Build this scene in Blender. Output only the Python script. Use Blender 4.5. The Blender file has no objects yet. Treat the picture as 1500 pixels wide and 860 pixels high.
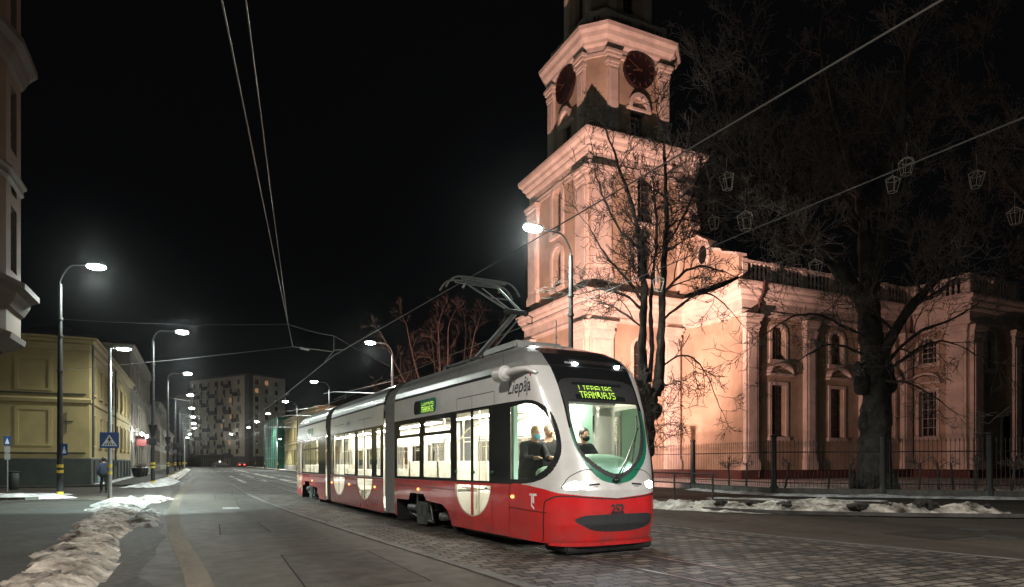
import bpy, bmesh, math, random
import numpy as np
from mathutils import Vector, Matrix, noise
SC = bpy.context.scene
COL = SC.collection
R = math.radians
# ------------------------------------------------------------------ camera, world, exposure
TH = math.atan(459/971.)                      # the street runs this far left of the lens axis
cam = bpy.data.cameras.new('camera'); co = bpy.data.objects.new('camera', cam); COL.objects.link(co)
co.location = (0, 0, 1.5); co.rotation_euler = (R(90), 0, -TH)
cam.sensor_width = 36; cam.lens = 36*971/1500.; cam.shift_y = (677-430)/1500.
cam.clip_start = .1; cam.clip_end = 3000
SC.camera = co
W_ = bpy.data.worlds.new('World'); SC.world = W_; W_.use_nodes = True
bg = W_.node_tree.nodes['Background']
bg.inputs[0].default_value = (.80, .84, 1.0, 1); bg.inputs[1].default_value = .0019
SC.view_settings.view_transform = 'Standard'; SC.view_settings.look = 'None'
SC.view_settings.exposure = 0; SC.view_settings.gamma = 1; SC.view_settings.use_curve_mapping = False
SC.cycles.max_bounces = 6; SC.cycles.diffuse_bounces = 3; SC.cycles.glossy_bounces = 3
SC.cycles.transparent_max_bounces = 24; SC.cycles.sample_clamp_indirect = 4
SC.cycles.caustics_reflective = False; SC.cycles.caustics_refractive = False
SC.cycles.use_denoising = True
# light levels of the place's own lamps
FLOODP = 70000; CROSSP = 9500; LBK = (1.85, 4.2); HEADP = 150
HAZED = .00022
# ------------------------------------------------------------------ helpers
BASE = {}
class MB:
    def __init__(s): s.v = []; s.f = []; s.sm = []
    def add(s, vs, fs, smooth=False):
        o = len(s.v); s.v.extend([tuple(map(float, p)) for p in vs])
        s.f.extend([tuple(i+o for i in f) for f in fs]); s.sm.extend([smooth]*len(fs)); return s
    def box(s, x0, x1, y0, y1, z0, z1, M=None):
        vs = [(x, y, z) for z in (z0, z1) for y in (y0, y1) for x in (x0, x1)]
        if M is not None: vs = [M @ Vector(p) for p in vs]
        return s.add(vs, [(0,2,3,1),(4,5,7,6),(0,1,5,4),(2,6,7,3),(0,4,6,2),(1,3,7,5)])
    def rbox(s, x0, x1, y0, y1, z0, z1, r=.02, M=None):
        bm = bmesh.new(); bmesh.ops.create_cube(bm, size=1)
        for v in bm.verts: v.co = Vector(((x0+x1)/2+v.co.x*(x1-x0), (y0+y1)/2+v.co.y*(y1-y0), (z0+z1)/2+v.co.z*(z1-z0)))
        bmesh.ops.bevel(bm, geom=bm.edges[:], offset=r, segments=2, affect='EDGES')
        vs = [v.co.copy() for v in bm.verts]; bm.verts.index_update(); fs = [[v.index for v in f.verts] for f in bm.faces]; bm.free()
        if M is not None: vs = [M @ p for p in vs]
        return s.add(vs, fs, True)
    def quad(s, a, b, c, d): return s.add([a, b, c, d], [(0,1,2,3)])
    def tube(s, pts, rad, n=6, cap=True, smooth=True):
        pts = [Vector(p) for p in pts]; m = len(pts)
        if not hasattr(rad, '__len__'): rad = [rad]*m
        vs = []; ref = None
        for i, p in enumerate(pts):
            t = (pts[min(i+1, m-1)]-pts[max(i-1, 0)])
            if t.length < 1e-9: t = Vector((0,0,1))
            t.normalize()
            if ref is None: ref = Vector((1,0,0)) if abs(t.x) < .8 else Vector((0,1,0))
            a = ref-t*ref.dot(t)
            if a.length < 1e-5: a = t.orthogonal()
            a.normalize(); b = t.cross(a); ref = a
            for k in range(n):
                w = 2*math.pi*k/n; vs.append(p+(a*math.cos(w)+b*math.sin(w))*rad[i])
        fs = [(i*n+k, i*n+(k+1) % n, (i+1)*n+(k+1) % n, (i+1)*n+k) for i in range(m-1) for k in range(n)]
        if cap and n > 2: fs += [tuple(range(n))[::-1], tuple((m-1)*n+k for k in range(n))]
        return s.add(vs, fs, smooth)
    def cyl(s, x, y, z0, z1, r0, r1=None, n=16): return s.tube([(x,y,z0),(x,y,z1)], [r0, r0 if r1 is None else r1], n)
    def lathe(s, prof, n=20, M=None):
        vs = []
        for r, z in prof:
            for k in range(n):
                w = 2*math.pi*k/n; p = Vector((r*math.cos(w), r*math.sin(w), z)); vs.append(M @ p if M is not None else p)
        m = len(prof); fs = [(i*n+k, i*n+(k+1) % n, (i+1)*n+(k+1) % n, (i+1)*n+k) for i in range(m-1) for k in range(n)]
        fs += [tuple(range(n))[::-1], tuple((m-1)*n+k for k in range(n))]
        return s.add(vs, fs, True)
    def ball(s, c, r, n=14, M=None):
        rx, ry, rz = r if hasattr(r, '__len__') else (r, r, r); m = n//2; vs = []
        for i in range(m+1):
            t = math.pi*i/m
            for k in range(n):
                w = 2*math.pi*k/n; p = Vector((rx*math.sin(t)*math.cos(w), ry*math.sin(t)*math.sin(w), rz*math.cos(t)))
                if M is not None: p = M @ p
                vs.append(p+Vector(c))
        return s.add(vs, [(i*n+k, (i+1)*n+k, (i+1)*n+(k+1) % n, i*n+(k+1) % n) for i in range(m) for k in range(n)], True)
    def prism(s, poly, a, b, M=None):
        """poly [(u,v)] extruded along w from a to b; coordinates (u,w,v) unless M given"""
        n = len(poly); vs = [(u, a, v) for u, v in poly]+[(u, b, v) for u, v in poly]
        if M is not None: vs = [M @ Vector(p) for p in vs]
        return s.add(vs, [tuple(range(n)), tuple(range(2*n-1, n-1, -1))]+[(i, n+i, n+(i+1) % n, (i+1) % n) for i in range(n)])
def mesh(name, mb, mat=None):
    me = bpy.data.meshes.new(name); me.from_pydata(mb.v, [], mb.f); me.update()
    if any(mb.sm): me.polygons.foreach_set('use_smooth', mb.sm)
    if any(mb.sm): me.set_sharp_from_angle(angle=R(48))
    if mat is not None: me.materials.append(mat)
    return me
def tag(o, label=None, cat=None, group=None, kind=None):
    if label: o['label'] = label
    if cat: o['category'] = cat
    if group: o['group'] = group
    if kind: o['kind'] = kind
    return o
def T(name, label, cat, loc=(0,0,0), rz=0, group=None, kind=None):
    o = bpy.data.objects.new(name, None); o.empty_display_size = .2; COL.objects.link(o)
    o.location = loc; o.rotation_euler = (0, 0, rz); BASE[o.name] = Vector(loc)
    return tag(o, label, cat, group, kind)
def P(name, mb, mat, parent=None, local=False, kind=None, label=None):
    """a part: geometry in world coordinates unless local"""
    if parent is not None:
        b = BASE[parent.name]
        if not local and b.length > 0: mb.v = [(x-b.x, y-b.y, z-b.z) for x, y, z in mb.v]
    o = bpy.data.objects.new(name, mesh(name, mb, mat)); COL.objects.link(o)
    if parent is not None: o.parent = parent; BASE[o.name] = Vector((0,0,0)) if local else BASE[parent.name]
    return tag(o, label=label, kind=kind)
def one(name, mb, mat, label=None, cat=None, group=None, kind=None):
    o = bpy.data.objects.new(name, mesh(name, mb, mat)); COL.objects.link(o); return tag(o, label, cat, group, kind)
def kids(o): return [c for c in bpy.data.objects if c.parent == o]
def copy_tree(o, kmap, parent=None):
    c = o.copy(); COL.objects.link(c)
    if parent is not None: c.parent = parent
    for ch in kmap.get(o.name, []): copy_tree(ch, kmap, c)
    return c
def kidmap():
    d = {}
    for o in bpy.data.objects:
        if o.parent: d.setdefault(o.parent.name, []).append(o)
    return d
# ------------------------------------------------------------------ materials
def mat(name, col, rough=.7, metal=0, var=0, vscale=3, col2=None, bump=0, bscale=20, coat=0, emit=None, estr=0, fine=0, spec=.5, back=None):
    m = bpy.data.materials.new(name); m.use_nodes = True; nt = m.node_tree; N = nt.nodes; L = nt.links
    b = N['Principled BSDF']; b.inputs['Roughness'].default_value = rough; b.inputs['Metallic'].default_value = metal
    b.inputs['Base Color'].default_value = (*col, 1); b.inputs['Coat Weight'].default_value = coat; b.inputs['Specular IOR Level'].default_value = spec
    tc = N.new('ShaderNodeNewGeometry')
    src = None
    if var or col2:
        nz = N.new('ShaderNodeTexNoise'); nz.inputs['Scale'].default_value = vscale; nz.inputs['Detail'].default_value = 6; nz.inputs['Roughness'].default_value = .62
        L.new(tc.outputs['Position'], nz.inputs['Vector'])
        cr = N.new('ShaderNodeValToRGB'); L.new(nz.outputs['Fac'], cr.inputs['Fac'])
        c2 = col2 or tuple(c*(1-var) for c in col); c1 = col if col2 else tuple(min(1, c*(1+var)) for c in col)
        cr.color_ramp.elements[0].position = .36; cr.color_ramp.elements[1].position = .64
        cr.color_ramp.elements[0].color = (*c2, 1); cr.color_ramp.elements[1].color = (*c1, 1); src = cr.outputs['Color']
    if fine:
        n2 = N.new('ShaderNodeTexNoise'); n2.inputs['Scale'].default_value = 55; n2.inputs['Detail'].default_value = 3; L.new(tc.outputs['Position'], n2.inputs['Vector'])
        mp = N.new('ShaderNodeMapRange'); mp.inputs['To Min'].default_value = 1-fine; mp.inputs['To Max'].default_value = 1+fine; L.new(n2.outputs['Fac'], mp.inputs['Value'])
        mx = N.new('ShaderNodeMix'); mx.data_type = 'RGBA'; mx.blend_type = 'MULTIPLY'; mx.inputs['Factor'].default_value = 1
        if src: L.new(src, mx.inputs['A'])
        else: mx.inputs['A'].default_value = (*col, 1)
        L.new(mp.outputs['Result'], mx.inputs['B']); src = mx.outputs['Result']
    if back:
        mx = N.new('ShaderNodeMix'); mx.data_type = 'RGBA'; L.new(tc.outputs['Backfacing'], mx.inputs['Factor'])
        if src: L.new(src, mx.inputs['A'])
        else: mx.inputs['A'].default_value = (*col, 1)
        mx.inputs['B'].default_value = (*back, 1); src = mx.outputs['Result']
    if src: L.new(src, b.inputs['Base Color'])
    if bump:
        n3 = N.new('ShaderNodeTexNoise'); n3.inputs['Scale'].default_value = bscale; n3.inputs['Detail'].default_value = 5; L.new(tc.outputs['Position'], n3.inputs['Vector'])
        bp = N.new('ShaderNodeBump'); bp.inputs['Strength'].default_value = bump; bp.inputs['Distance'].default_value = .05
        L.new(n3.outputs['Fac'], bp.inputs['Height']); L.new(bp.outputs['Normal'], b.inputs['Normal'])
    if emit: b.inputs['Emission Color'].default_value = (*emit, 1); b.inputs['Emission Strength'].default_value = estr
    return m
def emis(name, col, s):
    m = bpy.data.materials.new(name); m.use_nodes = True; nt = m.node_tree; nt.nodes.clear()
    e = nt.nodes.new('ShaderNodeEmission'); o = nt.nodes.new('ShaderNodeOutputMaterial'); e.inputs[0].default_value = (*col, 1); e.inputs[1].default_value = s
    nt.links.new(e.outputs[0], o.inputs[0]); return m
def glass(name, tint, ior=1.45, rough=.0, gl=1.0):
    m = bpy.data.materials.new(name); m.use_nodes = True; nt = m.node_tree; nt.nodes.clear(); L = nt.links
    t = nt.nodes.new('ShaderNodeBsdfTransparent'); t.inputs[0].default_value = (*tint, 1)
    g = nt.nodes.new('ShaderNodeBsdfGlossy'); g.inputs['Roughness'].default_value = rough; g.inputs['Color'].default_value = (gl, gl, gl, 1)
    f = nt.nodes.new('ShaderNodeFresnel'); f.inputs[0].default_value = ior
    x = nt.nodes.new('ShaderNodeMixShader'); o = nt.nodes.new('ShaderNodeOutputMaterial')
    L.new(f.outputs[0], x.inputs[0]); L.new(t.outputs[0], x.inputs[1]); L.new(g.outputs[0], x.inputs[2]); L.new(x.outputs[0], o.inputs[0]); return m
M = {}
M['black'] = mat('black paint', (.012,.013,.014), .35)
M['iron'] = mat('dark iron', (.03,.032,.03), .55, var=.3, vscale=6)
M['pole'] = mat('dark grey pole paint', (.016,.018,.018), .6, var=.3, vscale=4)
M['galv'] = mat('galvanised steel', (.35,.37,.37), .45, metal=.6, var=.15, vscale=8)
M['wire'] = mat('overhead wire copper grey', (.15,.145,.135), .45, metal=.4)
M['yellow'] = mat('yellow band paint', (.65,.48,.05), .5, var=.15, vscale=9)
M['lens'] = emis('street lamp lens', (.93,1.0,.93), 330)
M['darkglass'] = mat('dark window glass', (.012,.013,.015), .08, spec=.6)
M['wood'] = mat('dark wood', (.05,.03,.02), .6, var=.3, vscale=8)
# ------------------------------------------------------------------ walls, cornices, windows
def frame2(p0, p1):
    d = Vector((p1[0]-p0[0], p1[1]-p0[1], 0)); L = d.length; d.normalize(); n = Vector((d.y, -d.x, 0)); return d, n, L
def top_of(h, x):
    if not h.get('arch'): return h['z1']
    hw = (h['x1']-h['x0'])/2; xc = (h['x0']+h['x1'])/2; t = max(-1, min(1, (x-xc)/hw)); return h['z1']+h['arch']*math.sqrt(max(0, 1-t*t))
def wall(mb, p0, p1, z0, z1, holes=(), depth=.25, ends=0):
    """outward side to the right of p0->p1; holes cut and given reveals"""
    d, n, L = frame2(p0, p1); o = Vector((p0[0], p0[1], 0))
    xs = {0.0, L}
    for h in holes:
        k = 10 if h.get('arch') else 1
        for i in range(k+1): xs.add(round(h['x0']+(h['x1']-h['x0'])*i/k, 5))
    xs = sorted(xs); pt = lambda x, z, e=0: o+d*x-n*e+Vector((0,0,z))
    for a, b in zip(xs, xs[1:]):
        if b-a < 1e-5: continue
        m = (a+b)/2; hs = sorted([h for h in holes if h['x0']-1e-4 < m < h['x1']+1e-4], key=lambda h: h['z0'])
        la = lb = z0
        for h in hs:
            if h['z0'] > min(la, lb)+1e-5: mb.quad(pt(a, la), pt(b, lb), pt(b, h['z0']), pt(a, h['z0']))
            la, lb = top_of(h, a), top_of(h, b)
        mb.quad(pt(a, la), pt(b, lb), pt(b, z1), pt(a, z1))
    for h in holes:
        k = 10 if h.get('arch') else 1
        out = [(h['x0'], h['z0']), (h['x1'], h['z0'])]+[(h['x1']+(h['x0']-h['x1'])*i/k, top_of(h, h['x1']+(h['x0']-h['x1'])*i/k)) for i in range(k+1)]
        for (xa, za), (xb, zb) in zip(out, out[1:]+out[:1]):
            if abs(xa-xb)+abs(za-zb) < 1e-5: continue
            mb.quad(pt(xa, za), pt(xa, za, depth), pt(xb, zb, depth), pt(xb, zb))
    return mb
def window(parent, p0, p1, h, nx, nz, mframe, mpane, depth=.25, bar=.05, fr=.08, name='window'):
    """frame with glazing bars (window) and its pane (sub-part)"""
    d, n, L = frame2(p0, p1); o = Vector((p0[0], p0[1], 0)); mb = MB()
    pt = lambda x, z, e: o+d*x-n*e+Vector((0,0,z))
    def bar_(xa, za, xb, zb, w, e0=depth-.06, e1=depth+.03):
        v = Vector((xb-xa, zb-za)); ll = v.length
        if ll < 1e-4: return
        q = Vector((-v.y, v.x))/ll*w/2; vs = []
        for e in (e0, e1):
            for (x, z) in ((xa+q.x, za+q.y), (xa-q.x, za-q.y), (xb-q.x, zb-q.y), (xb+q.x, zb+q.y)): vs.append(pt(x, z, e))
        mb.add(vs, [(0,1,2,3),(7,6,5,4),(0,4,5,1),(1,5,6,2),(2,6,7,3),(3,7,4,0)])
    k = 10 if h.get('arch') else 1
    xt = [h['x0']+(h['x1']-h['x0'])*i/k for i in range(k+1)]
    e = fr/2
    bar_(h['x0']+e, h['z0'], h['x0']+e, h['z1'], fr); bar_(h['x1']-e, h['z0'], h['x1']-e, h['z1'], fr); bar_(h['x0'], h['z0']+e, h['x1'], h['z0']+e, fr)
    for a, b in zip(xt, xt[1:]): bar_(a, top_of(h, a)-e, b, top_of(h, b)-e, fr, depth-.058, depth+.028)
    for i in range(1, nx):
        x = h['x0']+(h['x1']-h['x0'])*i/nx; bar_(x, h['z0']+fr, x, top_of(h, x)-fr*.8, bar, depth-.045, depth+.02)
    for j in range(1, nz):
        z = h['z0']+(h['z1']+h.get('arch', 0)*.6-h['z0'])*j/nz; bar_(h['x0']+fr, z, h['x1']-fr, z, bar, depth-.042, depth+.022)
    f = P(name, mb, mframe, parent)
    pb = MB(); out = [(h['x0'], h['z0']), (h['x1'], h['z0'])]+[(x, top_of(h, x)) for x in reversed(xt)]
    pb.add([pt(x, z, depth) for x, z in out], [tuple(range(len(out)))])
    P('pane', pb, mpane, f); return f
def sweep(mb, path, prof, closed=False, caps=True):
    """profile [(out, z)] swept along a 2D path; outward is to the right of the path; mitred"""
    n = len(path); rings = []
    for i in range(n):
        a = Vector(path[(i-1) % n]) if (closed or i > 0) else None
        p = Vector(path[i]); c = Vector(path[(i+1) % n]) if (closed or i < n-1) else None
        ns = []
        for u, v in ((a, p), (p, c)):
            if u is None or v is None: continue
            t = (v-u).normalized(); ns.append(Vector((t.y, -t.x)))
        m = ns[0] if len(ns) == 1 else (ns[0]+ns[1])/max(.25, 1+ns[0].dot(ns[1]))
        rings.append([(p.x+m.x*o, p.y+m.y*o, z) for o, z in prof])
    k = len(prof); vs = [q for r in rings for q in r]; fs = []
    for i in range(n if closed else n-1):
        j = (i+1) % n
        for e in range(k-1): fs.append((i*k+e, j*k+e, j*k+e+1, i*k+e+1))
    if not closed and caps: fs += [tuple(range(k))[::-1], tuple((n-1)*k+e for e in range(k))]
    return mb.add(vs, fs)
def arch_trim(mb, p0, p1, h, w=.18, out=.08, sides=True, k=12):
    """raised surround round an opening"""
    d, n, L = frame2(p0, p1); o = Vector((p0[0], p0[1], 0)); pt = lambda x, z, e: o+d*x+n*e+Vector((0,0,z))
    kk = k if h.get('arch') else 1; xc = (h['x0']+h['x1'])/2
    inn = [(h['x0'], h['z0'])] if sides else []
    inn += [(h['x0']+(h['x1']-h['x0'])*i/kk, top_of(h, h['x0']+(h['x1']-h['x0'])*i/kk)) for i in range(kk+1)]
    if sides: inn += [(h['x1'], h['z0'])]
    hw = (h['x1']-h['x0'])/2; outp = []
    for x, z in inn:
        if h.get('arch'):
            r = (hw+w)/hw; outp.append((xc+(x-xc)*r, z if z <= h['z1']+1e-4 else h['z1']+(z-h['z1'])*(h['arch']+w)/h['arch']))
        else: outp.append((xc+(x-xc)*(hw+w)/hw, z+w if z > h['z0']+1e-4 else z))
    for i in range(len(inn)-1):
        a, b, c, e = inn[i], inn[i+1], outp[i+1], outp[i]
        vs = [pt(*a, out), pt(*b, out), pt(*c, out), pt(*e, out), pt(*a, -.02), pt(*b, -.02), pt(*c, -.02), pt(*e, -.02)]
        mb.add(vs, [(0,1,2,3),(3,2,6,7),(1,0,4,5),(0,3,7,4),(2,1,5,6)])
    return mb
def wbox(mb, p0, p1, x0, x1, z0, z1, e0, e1):
    """box on a wall: along it x0..x1, out of it e0..e1"""
    d, n, L = frame2(p0, p1); o = Vector((p0[0], p0[1], 0)); vs = [o+d*x+n*e+Vector((0,0,z)) for z in (z0, z1) for e in (e0, e1) for x in (x0, x1)]
    return mb.add(vs, [(0,1,3,2),(4,6,7,5),(0,4,5,1),(2,3,7,6),(0,2,6,4),(1,5,7,3)])
GTOP = [(42.45, 22.46), (41.48, 22.4), (41.15, 20.82), (40.9, 20.05), (40.85, 19.5), (41.35, 19.3), (41.1, 19.0), (40.3, 18.93), (39.6, 18.45), (39.08, 18.17), (38.75, 17.45), (37.7, 17.12), (37.5, 16.85), (36.0, 16.35)]
GABLE = GTOP+[(36.0,15.06),(42.45,15.06)]
# ------------------------------------------------------------------ street lamps' light helper (used by the lamps further down)
def lamp_light(name, loc, power, col=(.93,1,.94), size=.12, spot=None, parent=None, aim=None, blend=.35):
    l = bpy.data.lights.new(name, 'SPOT' if spot else 'POINT'); l.energy = power; l.color = col; l.shadow_soft_size = size
    if spot: l.spot_size = R(spot); l.spot_blend = blend
    o = bpy.data.objects.new(name, l); COL.objects.link(o); o.location = loc
    if aim is not None: o.rotation_euler = (Vector(aim)-Vector(loc)).to_track_quat('-Z', 'Y').to_euler()
    if parent is not None:
        o.parent = parent; b = BASE[parent.name]; o.location = Vector(loc)-b
    return o
# ------------------------------------------------------------------ ground, road, cobbles
def ground_mat(name, ca, cb, rough=.85, s1=.5, s2=6, grain=.25, bump=.25, tracks=False):
    m = bpy.data.materials.new(name); m.use_nodes = True; nt = m.node_tree; N = nt.nodes; L = nt.links; b = N['Principled BSDF']
    g = N.new('ShaderNodeNewGeometry'); n1 = N.new('ShaderNodeTexNoise'); n1.inputs['Scale'].default_value = s1; n1.inputs['Detail'].default_value = 8; n1.inputs['Roughness'].default_value = .65
    mp = N.new('ShaderNodeMapping'); mp.inputs['Scale'].default_value = (1, .22 if tracks else 1, 1)
    L.new(g.outputs['Position'], mp.inputs['Vector']); L.new(mp.outputs['Vector'], n1.inputs['Vector'])
    cr = N.new('ShaderNodeValToRGB'); cr.color_ramp.elements[0].position = .35; cr.color_ramp.elements[1].position = .66
    cr.color_ramp.elements[0].color = (*ca, 1); cr.color_ramp.elements[1].color = (*cb, 1); L.new(n1.outputs['Fac'], cr.inputs['Fac'])
    n2 = N.new('ShaderNodeTexNoise'); n2.inputs['Scale'].default_value = 90; n2.inputs['Detail'].default_value = 2; L.new(g.outputs['Position'], n2.inputs['Vector'])
    mr = N.new('ShaderNodeMapRange'); mr.inputs['From Min'].default_value = .3; mr.inputs['From Max'].default_value = .7; mr.inputs['To Min'].default_value = 1-grain; mr.inputs['To Max'].default_value = 1+grain; L.new(n2.outputs['Fac'], mr.inputs['Value'])
    mx = N.new('ShaderNodeMix'); mx.data_type = 'RGBA'; mx.blend_type = 'MULTIPLY'; mx.inputs['Factor'].default_value = 1
    L.new(cr.outputs['Color'], mx.inputs['A']); L.new(mr.outputs['Result'], mx.inputs['B']); L.new(mx.outputs['Result'], b.inputs['Base Color'])
    n3 = N.new('ShaderNodeTexNoise'); n3.inputs['Scale'].default_value = s2; n3.inputs['Detail'].default_value = 6; L.new(g.outputs['Position'], n3.inputs['Vector'])
    rr = N.new('ShaderNodeMapRange'); rr.inputs['To Min'].default_value = rough-.2; rr.inputs['To Max'].default_value = rough+.12; L.new(n3.outputs['Fac'], rr.inputs['Value']); L.new(rr.outputs['Result'], b.inputs['Roughness'])
    bp = N.new('ShaderNodeBump'); bp.inputs['Strength'].default_value = bump; bp.inputs['Distance'].default_value = .01; L.new(n2.outputs['Fac'], bp.inputs['Height']); L.new(bp.outputs['Normal'], b.inputs['Normal'])
    b.inputs['Specular IOR Level'].default_value = .10
    return m
M['asphalt'] = ground_mat('asphalt', (.026,.0225,.0185), (.058,.050,.0415), .68, .5, 3, .4, .4, True)
M['pave'] = ground_mat('pavement asphalt', (.021,.0195,.0162), (.037,.034,.029), .82, .6, 5, .25, .3)
M['mud'] = ground_mat('muddy gutter', (.009,.007,.0055), (.036,.029,.023), .7, 1.1, 7, .35, .6, True)
M['gutter'] = ground_mat('worn concrete gutter', (.075,.064,.050), (.125,.108,.087), .85, 1.2, 6, .2, .3, True)
M['kerb'] = ground_mat('kerb stone', (.055,.053,.05), (.11,.105,.10), .85, 2, 6, .25, .3)
M['earth'] = ground_mat('earth', (.03,.028,.024), (.05,.045,.04), .9, .4, 5, .2, .3)
def cobble_mat():
    m = bpy.data.materials.new('cobblestones'); m.use_nodes = True; nt = m.node_tree; N = nt.nodes; L = nt.links; b = N['Principled BSDF']
    g = N.new('ShaderNodeNewGeometry'); nz = N.new('ShaderNodeTexNoise'); nz.inputs['Scale'].default_value = 1.7; nz.inputs['Detail'].default_value = 3; L.new(g.outputs['Position'], nz.inputs['Vector'])
    s = N.new('ShaderNodeVectorMath'); s.operation = 'MULTIPLY_ADD'; s.inputs[1].default_value = (.16, .16, 0); L.new(nz.outputs['Color'], s.inputs[0]); L.new(g.outputs['Position'], s.inputs[2])
    br = N.new('ShaderNodeTexBrick'); br.inputs['Scale'].default_value = 1; br.inputs['Brick Width'].default_value = .30; br.inputs['Row Height'].default_value = .20
    br.inputs['Mortar Size'].default_value = .024; br.inputs['Mortar Smooth'].default_value = .45; br.inputs['Bias'].default_value = 0
    br.inputs['Color1'].default_value = (.026,.022,.019,1); br.inputs['Color2'].default_value = (.110,.095,.080,1); br.inputs['Mortar'].default_value = (.010,.009,.008,1)
    L.new(s.outputs['Vector'], br.inputs['Vector'])
    n2 = N.new('ShaderNodeTexNoise'); n2.inputs['Scale'].default_value = .55; n2.inputs['Detail'].default_value = 7; L.new(g.outputs['Position'], n2.inputs['Vector'])
    mr = N.new('ShaderNodeMapRange'); mr.inputs['From Min'].default_value = .3; mr.inputs['From Max'].default_value = .7; mr.inputs['To Min'].default_value = .6; mr.inputs['To Max'].default_value = 1.3; L.new(n2.outputs['Fac'], mr.inputs['Value'])
    mx = N.new('ShaderNodeMix'); mx.data_type = 'RGBA'; mx.blend_type = 'MULTIPLY'; mx.inputs['Factor'].default_value = 1; L.new(br.outputs['Color'], mx.inputs['A']); L.new(mr.outputs['Result'], mx.inputs['B']); L.new(mx.outputs['Result'], b.inputs['Base Color'])
    n3 = N.new('ShaderNodeTexNoise'); n3.inputs['Scale'].default_value = 14; n3.inputs['Detail'].default_value = 4; L.new(g.outputs['Position'], n3.inputs['Vector'])
    ad = N.new('ShaderNodeMath'); ad.operation = 'MULTIPLY_ADD'; ad.inputs[1].default_value = -1.4; L.new(br.outputs['Fac'], ad.inputs[0]); L.new(n3.outputs['Fac'], ad.inputs[2])
    bp = N.new('ShaderNodeBump'); bp.inputs['Strength'].default_value = 1.0; bp.inputs['Distance'].default_value = .05; L.new(ad.outputs[0], bp.inputs['Height']); L.new(bp.outputs['Normal'], b.inputs['Normal'])
    b.inputs['Roughness'].default_value = .7; b.inputs['Specular IOR Level'].default_value = .18; return m
M['cobble'] = cobble_mat()
def snow_mat(name, dirt, c1=(.72,.73,.74), c2=(.10,.075,.055), scale=2.2):
    m = bpy.data.materials.new(name); m.use_nodes = True; nt = m.node_tree; N = nt.nodes; L = nt.links; b = N['Principled BSDF']; b.inputs['Roughness'].default_value = .7; b.inputs['Specular IOR Level'].default_value = .2
    g = N.new('ShaderNodeNewGeometry'); nz = N.new('ShaderNodeTexNoise'); nz.inputs['Scale'].default_value = scale; nz.inputs['Detail'].default_value = 9; nz.inputs['Roughness'].default_value = .68; L.new(g.outputs['Position'], nz.inputs['Vector'])
    cr = N.new('ShaderNodeValToRGB'); L.new(nz.outputs['Fac'], cr.inputs['Fac']); e = cr.color_ramp.elements
    e[0].position = .30+.3*dirt-.16; e[0].color = (*c2, 1); e[1].position = .50+.22*dirt; e[1].color = (*c1, 1)
    mid = cr.color_ramp.elements.new((e[0].position+e[1].position)/2); mid.color = tuple(c1[i]*.45+c2[i]*.55 for i in range(3))+(1,)
    L.new(cr.outputs['Color'], b.inputs['Base Color'])
    n3 = N.new('ShaderNodeTexNoise'); n3.inputs['Scale'].default_value = 9; n3.inputs['Detail'].default_value = 8; L.new(g.outputs['Position'], n3.inputs['Vector'])
    bp = N.new('ShaderNodeBump'); bp.inputs['Strength'].default_value = .5; bp.inputs['Distance'].default_value = .04; L.new(n3.outputs['Fac'], bp.inputs['Height']); L.new(bp.outputs['Normal'], b.inputs['Normal']); return m
M['snow'] = snow_mat('snow', .42, (.50,.51,.52)); M['snowdirty'] = snow_mat('dirty snow', .74, (.46,.41,.355), (.022,.016,.012), 1.9); M['snowmix'] = snow_mat('part melted snow', .62, (.56,.51,.45), (.035,.027,.021), 2.4)
M['slush'] = snow_mat('grey slush', .85, (.40,.40,.39), (.035,.03,.026), 2.5); M['clod'] = mat('dark frozen clod', (.022,.018,.015), .9, var=.4, vscale=9)
one('ground', MB().add([(-1500,-1500,-.06),(1500,-1500,-.06),(1500,1500,-.06),(-1500,1500,-.06)], [(0,1,2,3)]), M['earth'], kind='structure')
def sheet(name, poly, z, m, kind='structure'):
    return one(name, MB().add([(x, y, z) for x, y in poly], [tuple(range(len(poly)))]), m, kind=kind)
sheet('road', [(-70,-40),(70,-40),(70,250),(-70,250)], 0, M['asphalt'])
CL = [(4.6,-12),(4.05,0),(3.63,7.4),(3.09,14),(2.55,22),(2.15,34),(2.1,60),(2.3,100),(2.3,232)]      # cobbled tramway, left and right edge
CR = [(16.5,-12),(13.2,-1),(11.3,5.7),(10.0,13),(9.6,25),(9.5,60),(9.5,100),(9.5,232)]
sheet('cobblestone_paving', CL+CR[::-1], .006, M['cobble'])
def strip(mb, path, w, z, h=0):
    sweep(mb, path, [(-w/2, z-.03 if h else z), (-w/2, z+h), (w/2, z+h), (w/2, z-.03 if h else z)] if h else [(-w/2, z), (w/2, z)], caps=bool(h)); return mb
def smooth_path(pts, k=6):
    out = []; n = len(pts)
    for i in range(n-1):
        p0, p1, p2, p3 = [Vector(pts[max(0, min(n-1, j))]) for j in (i-1, i, i+1, i+2)]
        for q in range(k):
            t = q/k; out.append(tuple(.5*((2*p1)+(p2-p0)*t+(2*p0-5*p1+4*p2-p3)*t*t+(3*p1-p0-3*p2+p3)*t**3)))
    return out+[tuple(pts[-1])]
one('kerb', strip(MB(), smooth_path([(x-.08, y) for x, y in CL]), .17, .012, .006), M['kerb'], kind='structure')
one('kerb', strip(MB(), smooth_path([(x+.08, y) for x, y in CR]), .15, .010, .004), M['kerb'], kind='structure')
GUT = smooth_path([(.25,-12),(.15,2),(.02,8.8),(-.45,16),(-.72,24),(-.75,37.9),(-.4,55),(0,70),(.2,100),(.2,226)])
one('gutter', strip(MB(), GUT, .30, .005), M['gutter'], kind='structure')
TR1 = [(7.6,-12),(6.75,0),(6.2,6),(5.75,10.5),(5.25,17),(4.95,24),(4.8,34),(4.78,60),(4.8,232)]
TR2 = [(13.2,-10),(11.4,0),(10.15,6),(9.35,11.5),(8.75,17),(8.4,24),(8.25,34),(8.2,60),(8.2,232)]
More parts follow.
